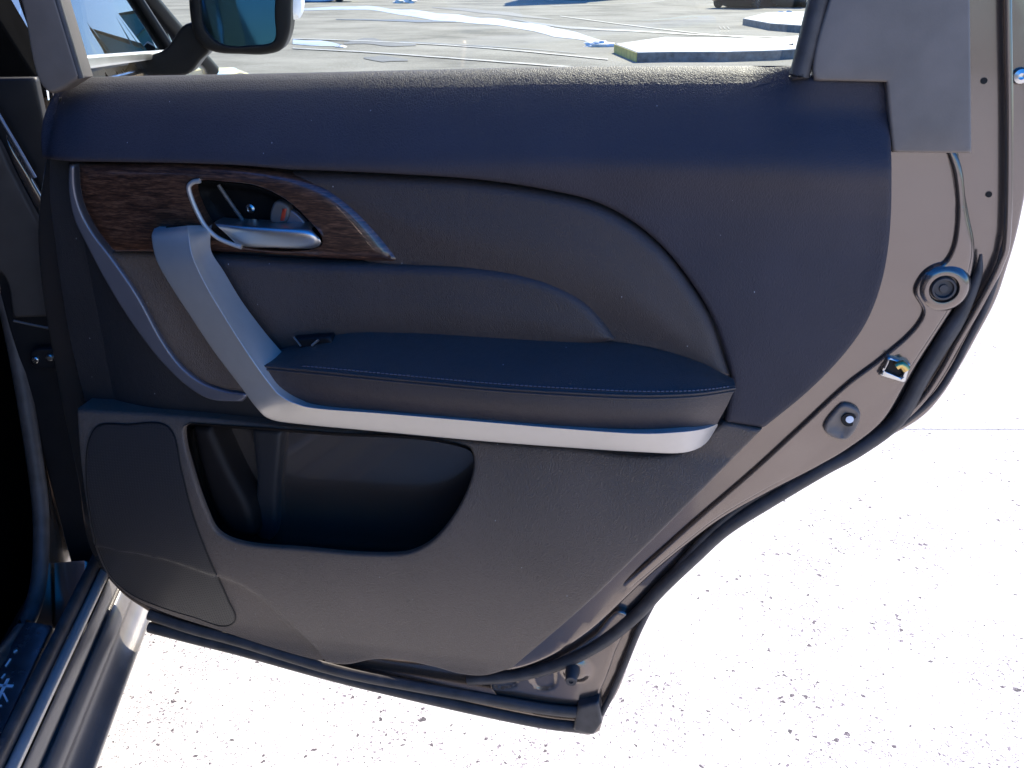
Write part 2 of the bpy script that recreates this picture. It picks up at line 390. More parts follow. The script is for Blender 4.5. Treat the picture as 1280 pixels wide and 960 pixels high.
def cspl(P, step=None, k=6, closed=False):
    P = np.array(P, float); n = len(P); out = []
    for i in range(n if closed else n - 1):
        a, b = P[i], P[(i+1) % n]
        p0 = P[i-1] if (i or closed) else 2*a-b; p3 = P[(i+2) % n] if (closed or i+2 < n) else 2*b-a
        for t in np.linspace(0, 1, k, endpoint=False):
            out.append(.5 * (2*a + (b-p0)*t + (2*p0-5*a+4*b-p3)*t*t + (3*a-p0-3*b+p3)*t**3))
    if not closed: out.append(P[-1])
    return np.array(out)
def tube(name, path, rad, mat, parent, seg=10, flat=1.0, axis=None, smooth=6):
    P = cspl(path, k=smooth) if smooth > 1 else np.array(path, float)
    V = []; F = []; m = len(P); rads = rad if hasattr(rad, '__len__') else [rad] * m
    up = np.array(axis if axis is not None else (0, -1, 0), float)
    for i in range(m):
        t = P[min(i+1, m-1)] - P[max(i-1, 0)]; t /= np.linalg.norm(t) + 1e-12
        s = np.cross(t, up); s /= np.linalg.norm(s) + 1e-12; q = np.cross(s, t)
        for j in range(seg):
            a = 2 * math.pi * j / seg; V.append(P[i] + rads[min(i, len(rads)-1)] * (math.cos(a) * s + math.sin(a) * q * flat))
    for i in range(m - 1):
        for j in range(seg):
            a, b = i*seg+j, i*seg+(j+1) % seg; F.append((a, b, b+seg, a+seg))
    F.append(tuple(range(seg))[::-1]); F.append(tuple(range((m-1)*seg, m*seg)))
    return mesh_obj(name, V, F, mat, parent)
def ring(name, P, rad, mat, par, seg=6):
    m = len(P); V = []; F = []
    for i in range(m):
        t = P[(i+1) % m] - P[i-1]; t /= np.linalg.norm(t) + 1e-12; s = np.cross(t, (0, -1, 0)); s /= np.linalg.norm(s) + 1e-12
        for j in range(seg):
            a = 2*math.pi*j/seg; V.append(P[i] + rad * (math.cos(a)*s + math.sin(a)*np.array([0, -1, 0])))
    for i in range(m):
        for j in range(seg): F.append((i*seg+j, i*seg+(j+1) % seg, (i+1) % m*seg+(j+1) % seg, (i+1) % m*seg+j))
    return mesh_obj(name, V, F, mat, par)
def lathe(name, prof, mat, parent, loc, axis=(0, -1, 0), seg=24, caps=True):
    """prof: (radius, height along axis)"""
    ax = np.array(axis, float); ax /= np.linalg.norm(ax)
    a1 = np.cross(ax, (0, 0, 1) if abs(ax[2]) < .9 else (1, 0, 0)); a1 /= np.linalg.norm(a1); a2 = np.cross(ax, a1)
    V = []; F = []; loc = np.array(loc, float); m = len(prof)
    for r, hh in prof:
        for j in range(seg):
            t = 2*math.pi*j/seg; V.append(loc + ax*hh + r*(math.cos(t)*a1 + math.sin(t)*a2))
    for i in range(m-1):
        for j in range(seg):
            a, b = i*seg+j, i*seg+(j+1) % seg; F.append((a, b, b+seg, a+seg))
    if caps: F.append(tuple(range(seg))[::-1]); F.append(tuple(range((m-1)*seg, m*seg)))
    return mesh_obj(name, V, F, mat, parent)
def boxes(name, bl, mat, parent=None, bev=0, stuff=False):
    """bl: (cx,cy,cz,sx,sy,sz)"""
    V = []; F = []
    for cx, cy, cz, sx, sy, sz in bl:
        k = len(V)
        V += [(cx+dx*sx/2, cy+dy*sy/2, cz+dz*sz/2) for dx in (-1, 1) for dy in (-1, 1) for dz in (-1, 1)]
        F += [(k+0, k+1, k+3, k+2), (k+4, k+6, k+7, k+5), (k+0, k+4, k+5, k+1), (k+2, k+3, k+7, k+6), (k+0, k+2, k+6, k+4), (k+1, k+5, k+7, k+3)]
    o = mesh_obj(name, V, F, mat, parent, smooth=False, stuff=stuff)
    if bev:
        md = o.modifiers.new('bevel', 'BEVEL'); md.width = bev; md.segments = 2
    return o
def empty(name, loc, rz, label, cat, group=None):
    o = bpy.data.objects.new(name, None); COL.objects.link(o); o.location = loc; o.rotation_euler = (0, 0, rz); o.empty_display_size = .1
    o['label'] = label; o['category'] = cat
    if group: o['group'] = group
    return o
def tag(o, label, cat, group=None):
    o['label'] = label; o['category'] = cat
    if group: o['group'] = group
    return o

# ------------------------------------------------------------------ THE GROUND
def sheet(name, pts, z, mat, kind='structure', thick=.0):
    P = [(p[0], p[1], z) for p in pts]
    o = mesh_obj(name, P, [tuple(range(len(P)))], mat, smooth=False); o['kind'] = kind
    if o.data.polygons[0].normal.z < 0: o.data.flip_normals()
    return o
sheet('ground', [(-700, -700), (700, -700), (700, 700), (-700, 700)], -.03, M['asphalt'])
M['jointsand'] = simple('gritty joint sand', (.24, .22, .19), .9, noise=.5, nscale=60)
sheet('joint_sand', [(-10.3, -12.4), (11.5, -12.4), (11.5, 8.6), (-10.3, 8.6)], -.0015, M['jointsand'])
pav = bpy.data.objects.new('pavement', None); COL.objects.link(pav); pav['kind'] = 'structure'
J = ground_p(1280, 536.5).y
k = 0
sx = [-10.4, -6.1, -1.9, 2.75, 7.2, 11.6]; sy = [J - 15, J - 12, J - 9, J - 6, J - 3, J, J + 3.1, J + 6.2]
for i in range(5):
    for j in range(7):
        x0, x1, y0, y1 = sx[i] + .002, sx[i+1] - .002, sy[j] + .002, sy[j+1] - .002
        c = .0015
        V = [(x0, y0, -.10), (x1, y0, -.10), (x1, y1, -.10), (x0, y1, -.10), (x0, y0, -c), (x1, y0, -c), (x1, y1, -c), (x0, y1, -c), (x0+c, y0+c, 0), (x1-c, y0+c, 0), (x1-c, y1-c, 0), (x0+c, y1-c, 0)]
        F = [(8, 9, 10, 11)] + [(a, (a+1) % 4, (a+1) % 4 + 4, a + 4) for a in range(4)] + [(a+4, (a+1) % 4 + 4, (a+1) % 4 + 8, a + 8) for a in range(4)]
        mesh_obj('slab', V, F, M['concrete'], pav, smooth=False)
# ------------------------------------------------------------------ THE OPEN REAR DOOR
car = empty('car', (0, 0, 0), CY, 'grey brown car in the foreground, its rear door open showing the charcoal inner panel', 'car')
door = None                                            # becomes the flange mesh of the open door, a part of the car
def d3(u, w, n): return (u, -n, w)
def dpoly(pts, n=0., step=4., closed=True): return np.array([door_st(x, y, n) for x, y in spl(pts, closed, step)])
def dpoly_h(pts, n0, h, step=4.):
    out = []
    for x, y in spl(pts, True, step):
        n = n0
        for _ in range(6): n = .5 * n + .5 * (n0 + float(h(np.array([door_st(x, y, n)]))[0]))
        out.append(door_st(x, y, n))
    return np.array(out)
def dplate(name, pts, mat, n0, par=None, **kw):
    hl = kw.pop('hole_px', None)
    if hl is not None: kw['hole'] = dpoly(hl, n0)
    return plate(name, dpoly(pts, n0), mat, par or door, d3, n0=n0, **kw)

# --- steel shell: outer flange, inner plateau
OUT = [(187, 768, 1), (186, 790, 1), (300, 818), (480, 866), (640, 905), (738, 922, 1), (750, 916, 1), (757, 893), (772, 868), (787, 830), (806, 785), (832, 738), (866, 695), (908, 655), (960, 615), (1010, 588), (1060, 567), (1089, 557), (1133, 537), (1159, 519), (1182, 492), (1200, 463), (1223, 422), (1247, 376), (1261, 335), (1274, 290), (1290, 200), (1296, 100), (1294, -20), (1280, -300), (1255, -640), (1225, -690, 1), (-150, -690, 1), (-120, -500), (20, 0), (58, 115), (45, 300), (70, 480), (95, 600), (112, 690), (150, 742)]
S1 = [(1197, 150, 1), (1200, 195), (1213, 270), (1220, 310), (1214, 350), (1194, 385), (1167, 427), (1148, 457), (1134, 481), (1105, 528), (1060, 564), (1024, 585), (960, 618), (900, 652), (855, 686), (814, 720), (776, 756), (736, 792), (681, 826), (634, 840), (560, 832), (420, 818), (300, 784), (200, 754), (150, 722, 1), (115, 640), (100, 500), (70, 300), (70, 122, 1), (640, 118, 1), (1020, 116, 1), (1030, 101, 1), (1112, 101, 1), (1116, 150, 1)]
WIN = [(104, 110, 1), (1010, 100, 1), (1036, -20), (1110, -300), (1180, -610, 1), (1100, -635), (-60, -635, 1), (-40, -500)]
HOL = [(128, 560, 1), (95, 300), (70, 130), (40, 0), (-40, -500), (-60, -635, 1), (1100, -635), (1180, -610, 1), (1110, -300), (1150, -20), (1185, 195), (1200, 300), (1190, 360), (1140, 440), (1090, 510), (1010, 570), (900, 635), (800, 712), (735, 770), (660, 815), (600, 830), (420, 815), (300, 780), (218, 722), (168, 680)]
door = plate('rear_door', dpoly(OUT, -.060), M['paint'], door, d3, n0=-.060, r=.006, base=.013, hole=dpoly(HOL, -.060), hr=.003, step=.02, rings=3)
LOWOUT = [(60, 150, 1), (1292, 150, 1), (1290, 200), (1274, 290), (1261, 335), (1247, 376), (1223, 422), (1200, 463), (1159, 519), (1089, 557), (1010, 588), (960, 615), (908, 655), (866, 695), (832, 738), (806, 785), (790, 825, 1), (640, 820), (400, 770), (230, 700, 1), (150, 600), (100, 480), (70, 300)]
door.parent = car; dl_ = Matrix.Rotation(-CY, 4, 'Z') @ Vector(DO); door.location = dl_; door.rotation_euler = (0, 0, -DA - CY)
door['label'] = 'open rear door with charcoal inner panel, wood trim and silver pull handle'
plate('outer_panel', dpoly(LOWOUT, -.058), M['paint'], door, d3, n0=-.0725, r=.002, base=.025, step=.05, rings=2)
shell_line = np.array([door_st(x, y, -.022) for x, y in spl([(1120, 140), (1186, 195), (1195, 300), (1180, 332), (1152, 345), (1143, 366), (1155, 390), (1150, 402), (1100, 450), (1060, 480), (1000, 535), (940, 590), (870, 650), (800, 712)], False, 8)])
plug_c = np.array(door_st(1179, 360, -.022))
def shell_h(V):
    return -.010 * sstep(.026, .014, np.hypot(*(V - plug_c).T))
POC = [(231, 534), (240, 530, 1), (400, 541), (572, 556), (588, 563), (592, 578), (584, 612), (562, 652), (538, 678), (512, 691), (480, 694), (380, 687), (290, 676), (270, 664), (256, 636), (240, 590), (230, 548)]
POCX = (410, 610)
plate('inner_shell', dpoly(S1, -.040), M['paint'], door, d3, n0=-.040, r=.006, base=.016, step=.010, hole=dpoly([(POCX[0] + (x - POCX[0]) * 1.10, POCX[1] + (y - POCX[1]) * 1.16) for x, y in [q[:2] for q in POC]], -.040), hr=.001)
RIM = [(1150, 150, 1), (1186, 195), (1194, 300), (1182, 328), (1155, 343), (1143, 366), (1154, 390), (1150, 402), (1100, 450), (1060, 480), (1000, 535), (940, 590), (870, 650), (800, 712), (740, 765), (690, 810, 1)] + [(x - 2, y - 1) for x, y in [q[:2] for q in S1[18:0:-1]]]
dplate('jamb_rim', RIM, M['paint'], -.033, r=.0045, base=.007, step=.006, h=lambda V: -.16 * np.clip(linedist(V, shell_line), 0, .05))
# --- rubber seals
def dtube(name, pts, n, rad, mat=None, par=None, flat=1., sm=5, seg=10):
    return tube(name, [door_p(x, y, n) for x, y in pts], rad, mat or M['rubber'], par or door, flat=flat, smooth=sm, seg=seg)
dtube('door_seal', [(1226, 318), (1222, 345), (1202, 390), (1176, 432), (1152, 472), (1122, 524), (1072, 562), (1030, 585), (968, 622), (908, 660), (868, 696), (828, 734), (792, 772), (748, 806), (694, 832), (640, 845), (585, 849)], -.050, [.0015 + .007 * min(1, i / 12) for i in range(200)])
dtube('flange_bead', [(1256, -300), (1259, 0), (1261, 150), (1259, 290), (1250, 330), (1225, 380), (1196, 430), (1176, 466), (1150, 503), (1112, 536), (1060, 564)], -.050, .0040, M['paint'])
dtube('edge_seal', [(1258, 300), (1236, 374), (1208, 430), (1190, 464), (1166, 498), (1130, 528), (1085, 552), (1030, 577)], -.051, .0035)
dtube('edge_seal', [(1020, 582), (955, 614), (900, 653), (858, 696), (825, 738), (798, 788), (780, 832), (764, 868), (752, 892)], -.051, .0042)
dtube('bottom_seal', [(186, 768), (240, 786), (300, 802), (420, 838), (520, 858), (600, 872), (680, 886), (738, 892)], -.044, .0085, flat=.8)
dtube('bottom_seal', [(186, 784), (240, 798), (300, 813), (420, 846), (520, 870), (600, 888), (680, 904), (736, 910)], -.048, .0085, flat=.8)
dplate('seal_corner', [(722, 884, 1), (748, 878, 1), (752, 905, 1), (742, 920, 1), (716, 914, 1)], M['rubber'], -.036, r=.004, base=.03, step=.006)
# --- lower corner stampings
corner = dplate('corner_plate', [(610, 848), (640, 844), (690, 826), (742, 794), (772, 764), (786, 770), (770, 815), (754, 858), (738, 884), (700, 884), (622, 872)], M['paint'], -.050, r=.004, base=.012, step=.0035,
      h=lambda V: sum(-.003 * sstep(.0, .004, sdf(V, np.array([door_st(x, y, -.050) for x, y in spl(q, True, 4)]))) for q in
        ([(596, 846), (645, 842), (648, 854), (640, 860), (604, 857)], [(662, 842), (692, 832), (695, 856), (688, 862), (668, 860)]))
      + .006 * sstep(.024, .010, np.hypot(*(V - np.array(door_st(720, 836, -.050))).T)))
lathe('bump_stop', [(.0095, -.004), (.0095, .006), (.0078, .012), (.0078, .020), (.0068, .022), (.003, .022), (.003, .020)], M['rubber'], door, door_p(716, 838, -.043))
# --- jamb hardware
st = door_p(1179, 360, -.036)
lathe('rubber_plug', [(.0125, -.004), (.0125, .0022), (.0112, .0045), (.0095, .0045), (.0085, .001), (.0045, .001), (.0040, .0028), (.001, .003)], M['rubber'], door, st)
lathe('plug_seat', [(.0275, -.006), (.0255, -.001), (.0215, .0035), (.0170, .0050), (.0145, .0044), (.0132, .001), (.0130, -.003)], M['paint'], door, st, seg=40, caps=False)
lt = dplate('latch', [(1099, 470, 1), (1110, 446, 1), (1139, 456, 1), (1132, 480, 1)], M['steel'], -.028, r=.003, base=.02, step=.004, hole_px=[(1106, 464, 1), (1113, 450, 1), (1134, 457, 1), (1127, 473, 1)], hr=.001)
dplate('latch_cavity', [(1104, 466, 1), (1112, 448, 1), (1136, 456, 1), (1129, 475, 1)], M['black'], -.0335, r=.0005, base=.01, par=lt)
dtube('latch_pin', [(1120, 458), (1127, 455), (1133, 462)], -.029, .0045, M['brass'], lt, sm=2)
st = dplate('striker_pocket', [(1030, 538), (1048, 510), (1054, 506), (1072, 512), (1076, 518), (1062, 548), (1054, 551), (1036, 545)], M['coverplastic'], -.031, r=.003, base=.012, step=.005, h=lambda V: -.003 * sstep(.002, .006, sdf(V, np.array([door_st(x, y, -.031) for x, y in [(1030, 538), (1050, 507), (1076, 516), (1057, 551)]]))))
lathe('hole_rim', [(.0080, -.003), (.0078, .002), (.005, .002)], M['black'], st, door_p(1061, 524, -.0335))
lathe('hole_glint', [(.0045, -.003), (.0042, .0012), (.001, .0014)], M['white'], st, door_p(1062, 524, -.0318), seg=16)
for x, y in ((1230, 101), (1236, 243), (1219, 345)): lathe('drain_hole', [(.0032, -.002), (.003, .0006), (.001, .0006)], M['black'], door, door_p(x, y, -.0595), seg=14)
lathe('flange_screw', [(.008, -.002), (.008, .001), (.0065, .004), (.003, .005), (.001, .004)], M['steel'], door, door_p(1275, 95, -.0595))
# --- window frame covers, glass, run channels
dplate('pillar_cover', [(1042, -20, 1), (1016, 88), (1018, 101, 1), (1108, 103, 1), (1116, 191, 1), (1215, 192, 1), (1213, 0), (1206, -300), (1196, -640, 1), (1150, -640, 1), (1096, -300)], M['coverplastic'], -.012, r=.003, base=.02, step=.03)
dplate('pillar_cover', [(25, 0), (61, 116), (100, 98, 1), (70, 0), (-80, -500), (-110, -640, 1), (-150, -640, 1), (-122, -500)], M['coverplastic'], -.012, r=.004, base=.02, step=.03)
dplate('header_trim', [(-150, -632, 1), (1190, -632, 1), (1200, -676, 1), (-150, -676, 1)], M['coverplastic'], -.012, r=.004, base=.02, step=.05)
dtube('run_channel', [(1028, -20), (1002, 84), (999, 94)], -.020, .0095, par=None)
dtube('run_channel', [(1180, -600), (1105, -300), (1028, -22)], -.020, .0095)
dtube('run_channel', [(101, 98), (72, 0), (20, -180), (-75, -500)], -.016, .0035)
glass = plate('window_glass', dpoly([(60, 125, 1), (1030, 125, 1), (1110, -300), (1190, -640, 1), (-60, -640, 1)], -.075), M['glass'], door, d3, n0=-.075, r=0, base=.004, step=.15)

# --- upper trim (belt panel with broad rolled top edge)
UP = [(62, 122), (72, 104), (104, 97, 1), (400, 91), (700, 84), (998, 83, 1), (1006, 95, 1), (1100, 97, 1), (1109, 104), (1114, 160), (1116, 215), (1113, 300), (1103, 356), (1084, 405), (1055, 446), (1010, 492), (955, 537, 1), (906, 529, 1), (915, 474, 1), (908, 450), (890, 398), (862, 352), (828, 310), (790, 278), (745, 254), (690, 240), (600, 226), (500, 219), (440, 216), (360, 213, 1), (300, 208), (220, 205), (85, 203, 1), (50, 199, 1), (48, 172), (52, 145)]
w_top = lambda u: door_st(600, 84, -.02)[1] + 0 * u
topu = np.array([door_st(x, y, -.02) for x, y in [(50, 99), (104, 97), (400, 91), (700, 84), (998, 82), (1012, 84), (1112, 86)]])
def up_h(V):
    dtop = np.interp(V[:, 0], topu[:, 0], topu[:, 1]) - V[:, 1]
    # bulges to a soft crease 85 mm below the window, leans back above it and rolls over at the top
    lean = np.interp(dtop, [-.02, 0, .010, .022, .04, .06, .076, .086, .096, .112, .135, .17, 1.], [-.075, -.066, -.044, -.028, -.012, .002, .0125, .0165, .0155, .009, .003, 0, 0])
    ur = door_st(1006, 100)[0]; cl_ = sstep(ur - .05, ur + .015, V[:, 0]); n = lean * (1 - cl_) + np.maximum(lean, -.013) * cl_
    dl = V[:, 0] - door_st(48, 180, 0)[0]
    y = np.clip(1 - dl / .07, 0, 1); n = n - .030 * (1 - np.sqrt(np.maximum(1 - y ** 2.4, 0)))
    dr = door_st(1114, 200, 0)[0] - V[:, 0]
    z = np.clip(1 - dr / .16, 0, 1); n = n - .012 * z ** 2
    return n
plate('upper_trim', dpoly_h(UP, 0, up_h), M['belt'], door, d3, n0=0, r=.006, base=.03, step=.009, h=up_h)
BEZ = [(246, 226), (238, 229), (236, 238), (242, 258), (256, 283), (272, 298), (300, 309), (388, 312), (401, 306), (402, 299), (386, 276), (356, 249), (322, 233), (280, 227)]
# --- backing trim under everything in the middle
dplate('middle_trim', [(50, 196, 1), (640, 205), (900, 400), (925, 470), (950, 538, 1), (640, 545, 1), (335, 530), (240, 521), (96, 512, 1), (76, 430), (57, 310), (49, 240)], M['mid'], -.014, r=.008, base=.018, step=.012, hole_px=[(x + (x-318)*.03, y + (y-270)*.03) for x, y in BEZ], hr=.001,
   h=lambda V: -.030 * np.clip(1 - (V[:, 0] - door_st(52, 300)[0]) / .11, 0, 1) ** 1.6)
# --- upper bolster and lower bolster
dplate('upper_bolster', [(362, 216, 1), (440, 219), (500, 222), (600, 229), (688, 243), (742, 257), (787, 281), (825, 313), (859, 355), (887, 401), (905, 452), (912, 473, 1), (880, 470), (768, 440, 1), (500, 345, 1), (440, 320)], M['insert'], .005, r=.011, base=.020, step=.009, asp=.8, h=lambda V: .006 * sstep(0, .06, sdf(V, dpoly([(362, 216, 1), (500, 222), (688, 243), (787, 281), (859, 355), (912, 473, 1), (500, 333, 1)]))))
LB = [(225, 320, 1), (400, 331), (500, 333), (600, 337), (650, 344), (690, 356), (728, 377), (752, 402), (769, 428, 1), (700, 440), (500, 440), (340, 465, 1), (280, 400)]
dplate('lower_bolster', LB, M['insert'], .013, r=.011, base=.02, step=.008, asp=.8, h=lambda V: .004 * sstep(0, .05, sdf(V, dpoly(LB))))
# --- finger cup and accent strip
dplate('finger_cup', [(132, 316, 1), (215, 318, 1), (262, 400), (310, 494, 1), (285, 490), (255, 480), (228, 460), (205, 430), (170, 367)], M['lower'], -.006, r=.008, base=.01, step=.006, h=lambda V: -.004 * sstep(.0, .03, sdf(V, dpoly([(132, 316), (215, 318), (310, 494), (255, 480), (170, 367)]))))
dplate('accent_strip', [(85, 206, 1), (85, 240), (92, 275), (104, 300), (140, 367), (175, 420), (203, 455), (235, 485), (262, 500), (302, 503, 1), (310, 493, 1), (285, 490), (255, 480), (228, 460), (205, 430), (170, 367), (136, 318), (116, 292), (100, 262), (93, 235), (92, 206, 1)], M['accent'], -.003, r=.003, base=.03, step=.006)
# --- wood trim with its handle recess
plate('wood_trim', dpoly([(94, 206, 1), (200, 206), (260, 208), (320, 213), (370, 222), (410, 237), (444, 262), (475, 296), (498, 327, 1), (490, 330, 1), (400, 325), (300, 318), (138, 317, 1), (118, 291), (102, 262), (95, 235)], .010), M['wood'], door, d3, n0=.010, r=.016, base=.012, asp=.55, hole=dpoly(BEZ, .010), hr=.002, step=.007)
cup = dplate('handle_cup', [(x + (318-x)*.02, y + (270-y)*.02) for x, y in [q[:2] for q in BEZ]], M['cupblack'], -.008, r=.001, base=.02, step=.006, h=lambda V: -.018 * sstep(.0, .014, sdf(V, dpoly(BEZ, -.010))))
tube('bezel', [door_p(x, y, .0112) for x, y in [(250, 226), (241, 228), (236, 234), (239, 247), (247, 266), (257, 283), (272, 297), (290, 305), (302, 309)]], .0026, M['silver'], cup)
tube('cup_rib', [door_p(273, 231, -.006), door_p(290, 256, -.010), door_p(307, 280, -.008)], .0022, M['greyplastic'], cup, smooth=3)
sc = lathe('screw', [(.0055, -.003), (.0052, .001), (.003, .0022), (.001, .0015)], M['steel'], cup, door_p(313, 261, -.0255))
sx_, _, sz_ = door_p(313, 261, -.0255)
for dx_, dz_ in ((.006, .001), (.001, .006)): boxes('screw_slot', [(sx_, .0230 + dz_ * .1, sz_, dx_, .0006, dz_)], M['black'], sc)
dplate('lock_switch', [(340, 257), (344, 252), (358, 256), (362, 262), (357, 278), (338, 277)], M['greyplastic'], .001, par=cup, r=.003, base=.02, step=.004)
dplate('lock_mark', [(353, 261, 1), (358, 261, 1), (355, 276, 1), (350, 276, 1)], M['red'], .0018, par=cup, r=.0006, base=.002, step=.004)
dplate('cup_corner', [(361, 262), (382, 281), (357, 280)], M['accent'], -.002, par=cup, r=.002, base=.02, step=.005)
# release lever: top face, front face, rounded tip
top = cspl([door_p(269, 277, .004), door_p(300, 279, .006), door_p(345, 281, .008), door_p(383, 282, .008), door_p(390, 286, .007)], k=5)
mid = cspl([door_p(270, 281, .013), door_p(300, 284, .018), door_p(345, 287, .021), door_p(386, 290, .020), door_p(398, 296, .014)], k=5)
mi2 = cspl([door_p(280, 290, .013), door_p(303, 295, .018), door_p(345, 298, .021), door_p(388, 300, .020), door_p(401, 303, .014)], k=5)
bot = cspl([door_p(298, 306, .009), door_p(312, 309, .012), door_p(345, 310, .014), door_p(385, 311, .013), door_p(399, 308, .009)], k=5)
bk = bot + np.array([0, .016, 0.001])
loft('release_lever', [top + np.array([0, .02, 0]), top, mid, mi2, bot, bk], M['chrome'], door, sub=5, sharp=60, flip=True)
# --- armrest
def drow(px, ns, k=8): return cspl([door_p(x, y, n) for (x, y), n in zip(px, ns)], k=k)
arm_n = [.066, .070, .072, .072, .070, .064, .050, .022]
bkr = [(340, 440), (430, 412), (520, 410), (640, 417), (740, 424), (820, 436), (880, 455), (916, 474)]
sm_ = [(325, 456), (400, 463), (500, 473), (620, 484), (720, 490), (800, 493), (868, 491), (919, 484)]
btm = [(352, 502), (420, 510), (510, 518), (610, 526), (710, 535), (800, 541), (858, 538), (896, 530)]
b0 = drow(bkr, [.004, .006, .006, .006, .006, .006, .006, .004])
s0 = drow(sm_, arm_n); f1 = drow(btm, [n - .004 for n in arm_n])
mtop = b0 * .5 + s0 * .5 + np.array([0, 0, .003])
loft('armrest', [b0, b0 * .9 + s0 * .1 + np.array([0, 0, .0015]), mtop, s0 * .93 + b0 * .07 + np.array([0, 0, .0012]), s0 + np.array([0, .0004, 0]), s0 * .9 + f1 * .1 + np.array([0, -.0022, 0]), s0 * .55 + f1 * .45 + np.array([0, -.0045, 0]), s0 * .12 + f1 * .88 + np.array([0, -.001, 0]), f1, f1 + np.array([0, .03, 0])], M['insert'], door, sub=3, sharp=70, flip=True)
arm = COL.objects['armrest']
tube('piping', list(s0 * .985 + f1 * .015 + np.array([0, -.0010, .0])), .0014, M['insert'], arm, smooth=1)
tube('piping', list(s0 * .91 + f1 * .09 + np.array([0, -.0022, 0])), .0012, M['insert'], arm, smooth=1)
fine = cspl(s0 * .955 + b0 * .045 + np.array([0, -.0008, .0016]), k=4); V = []; F = []; acc = 0
seg = np.linalg.norm(np.diff(fine, axis=0), axis=1); cum = np.concatenate([[0], np.cumsum(seg)])
for d in np.arange(.05, cum[-1] - .01, .0046):
    a = np.array([np.interp(d, cum, fine[:, i]) for i in range(3)]); b = np.array([np.interp(d + .0030, cum, fine[:, i]) for i in range(3)])
    k = len(V); r_ = .0006
    for p in (a, b): V += [p + (0, -r_, -r_), p + (0, r_, -r_), p + (0, r_, r_), p + (0, -r_, r_)]
    F += [(k+i, k+(i+1) % 4, k+4+(i+1) % 4, k+4+i) for i in range(4)] + [(k, k+1, k+2, k+3), (k+7, k+6, k+5, k+4)]
mesh_obj('stitching', V, F, M['thread'], arm, smooth=False, stuff=True)
sw = dplate('window_switch', [(366, 424, 1), (412, 421, 1), (420, 436, 1), (376, 440, 1)], M['black'], .030, r=.003, base=.02, step=.005)
tube('switch_tip', [door_p(390, 432, .033), door_p(398, 425, .033)], .0014, M['chrome'], sw, smooth=1)
tube('switch_edge', [door_p(367, 421, .030), door_p(376, 433, .032)], .0012, M['greyplastic'], sw, smooth=1)
# --- silver pull handle and strip (one J-shaped piece)
ctrl = [((193, 286), (234, 282), (256, 281), .026), ((190, 297), (236, 296), (253, 294), .050), ((196, 326), (241, 322), (253, 320), .064), ((214, 358), (258, 358), (269, 346), .070), ((240, 398), (283, 400), (292, 384), .072), ((268, 440), (310, 442), (322, 424), .072), ((300, 482), (334, 476), (346, 452), .072), ((321, 510), (350, 494), (358, 470), .072), ((338, 524), (371, 505), (376, 488), .071), ((375, 530), (400, 511), (402, 498), .070), ((470, 539), (480, 517), (482, 505), .070), ((600, 551), (600, 527), (600, 513), .069), ((720, 560), (720, 537), (720, 523), .068), ((800, 565), (800, 542), (800, 528), .066), ((852, 566), (852, 540), (850, 526), .056), ((880, 556), (880, 536), (878, 523), .036), ((897, 532), (897, 530), (896, 520), .012)]
nn = [c[3] for c in ctrl]
def srow(i, dn, k=6): return cspl([door_p(*c[i], max(.003, c[3] + dn)) for c in ctrl], k=k)
outer, ridge, inn = cspl([door_p(*c[0], max(.002, c[3] - (.006 if q_ < 8 else .017))) for q_, c in enumerate(ctrl)], k=6), srow(1, .006), cspl([door_p(*c[2], max(.002, c[3] - .022)) for c in ctrl], k=6)
off = outer - ridge; off /= np.linalg.norm(off, axis=1)[:, None] + 1e-9
ob = outer + np.array([0, .022, 0]) - off * .004
lead = outer * .92 + ridge * .08 + np.array([0, -.001, 0])
loft('pull_handle', [ob, outer + off * .001 + np.array([0, .004, 0]), outer, lead, outer * .5 + ridge * .5 + np.array([0, -.0012, 0]), ridge * .93 + outer * .07 + np.array([0, -.0004, 0]), ridge, ridge * .85 + inn * .15, inn, inn + np.array([0, .02, 0])], M['silver'], door, sub=3, sharp=75)
# --- lower trim panel with map pocket
LOW = [(95, 512, 1), (240, 521), (335, 531), (470, 541), (700, 560), (850, 566), (905, 529, 1), (953, 538, 1), (925, 566), (860, 632), (800, 692), (740, 750), (690, 794), (640, 837, 1), (605, 846), (575, 844), (545, 836), (500, 827), (466, 826), (432, 832), (400, 828), (345, 813), (270, 789), (200, 766), (160, 746), (135, 722), (118, 685), (107, 630), (99, 570)]
fold = np.array([door_st(x, y) for x, y in spl([(60, 660), (150, 681), (210, 694), (262, 714), (300, 730), (330, 756), (358, 794), (390, 836), (410, 870)], False, 6)])
wS = door_st(500, 540)[1]; wB = door_st(500, 830)[1]
def low_h(V):
    d = linedist(V, fold)                          # >0 above/right of the fold
    t = np.clip((wS - V[:, 1]) / (wS - wB), 0, 1.06)
    return -.010 * sstep(.002, -.008, d) * sstep(0, .35, t) - .026 * t ** 2.2 + .022 * np.sin(np.clip(t, 0, 1) ** .8 * math.pi)
low = plate('lower_trim', dpoly_h(LOW, 0, low_h), M['lower'], door, d3, n0=0, r=.004, base=.05, hole=dpoly_h(POC, 0, low_h), hole_base=.004, hr=.0035, step=.008, h=low_h, back=False)
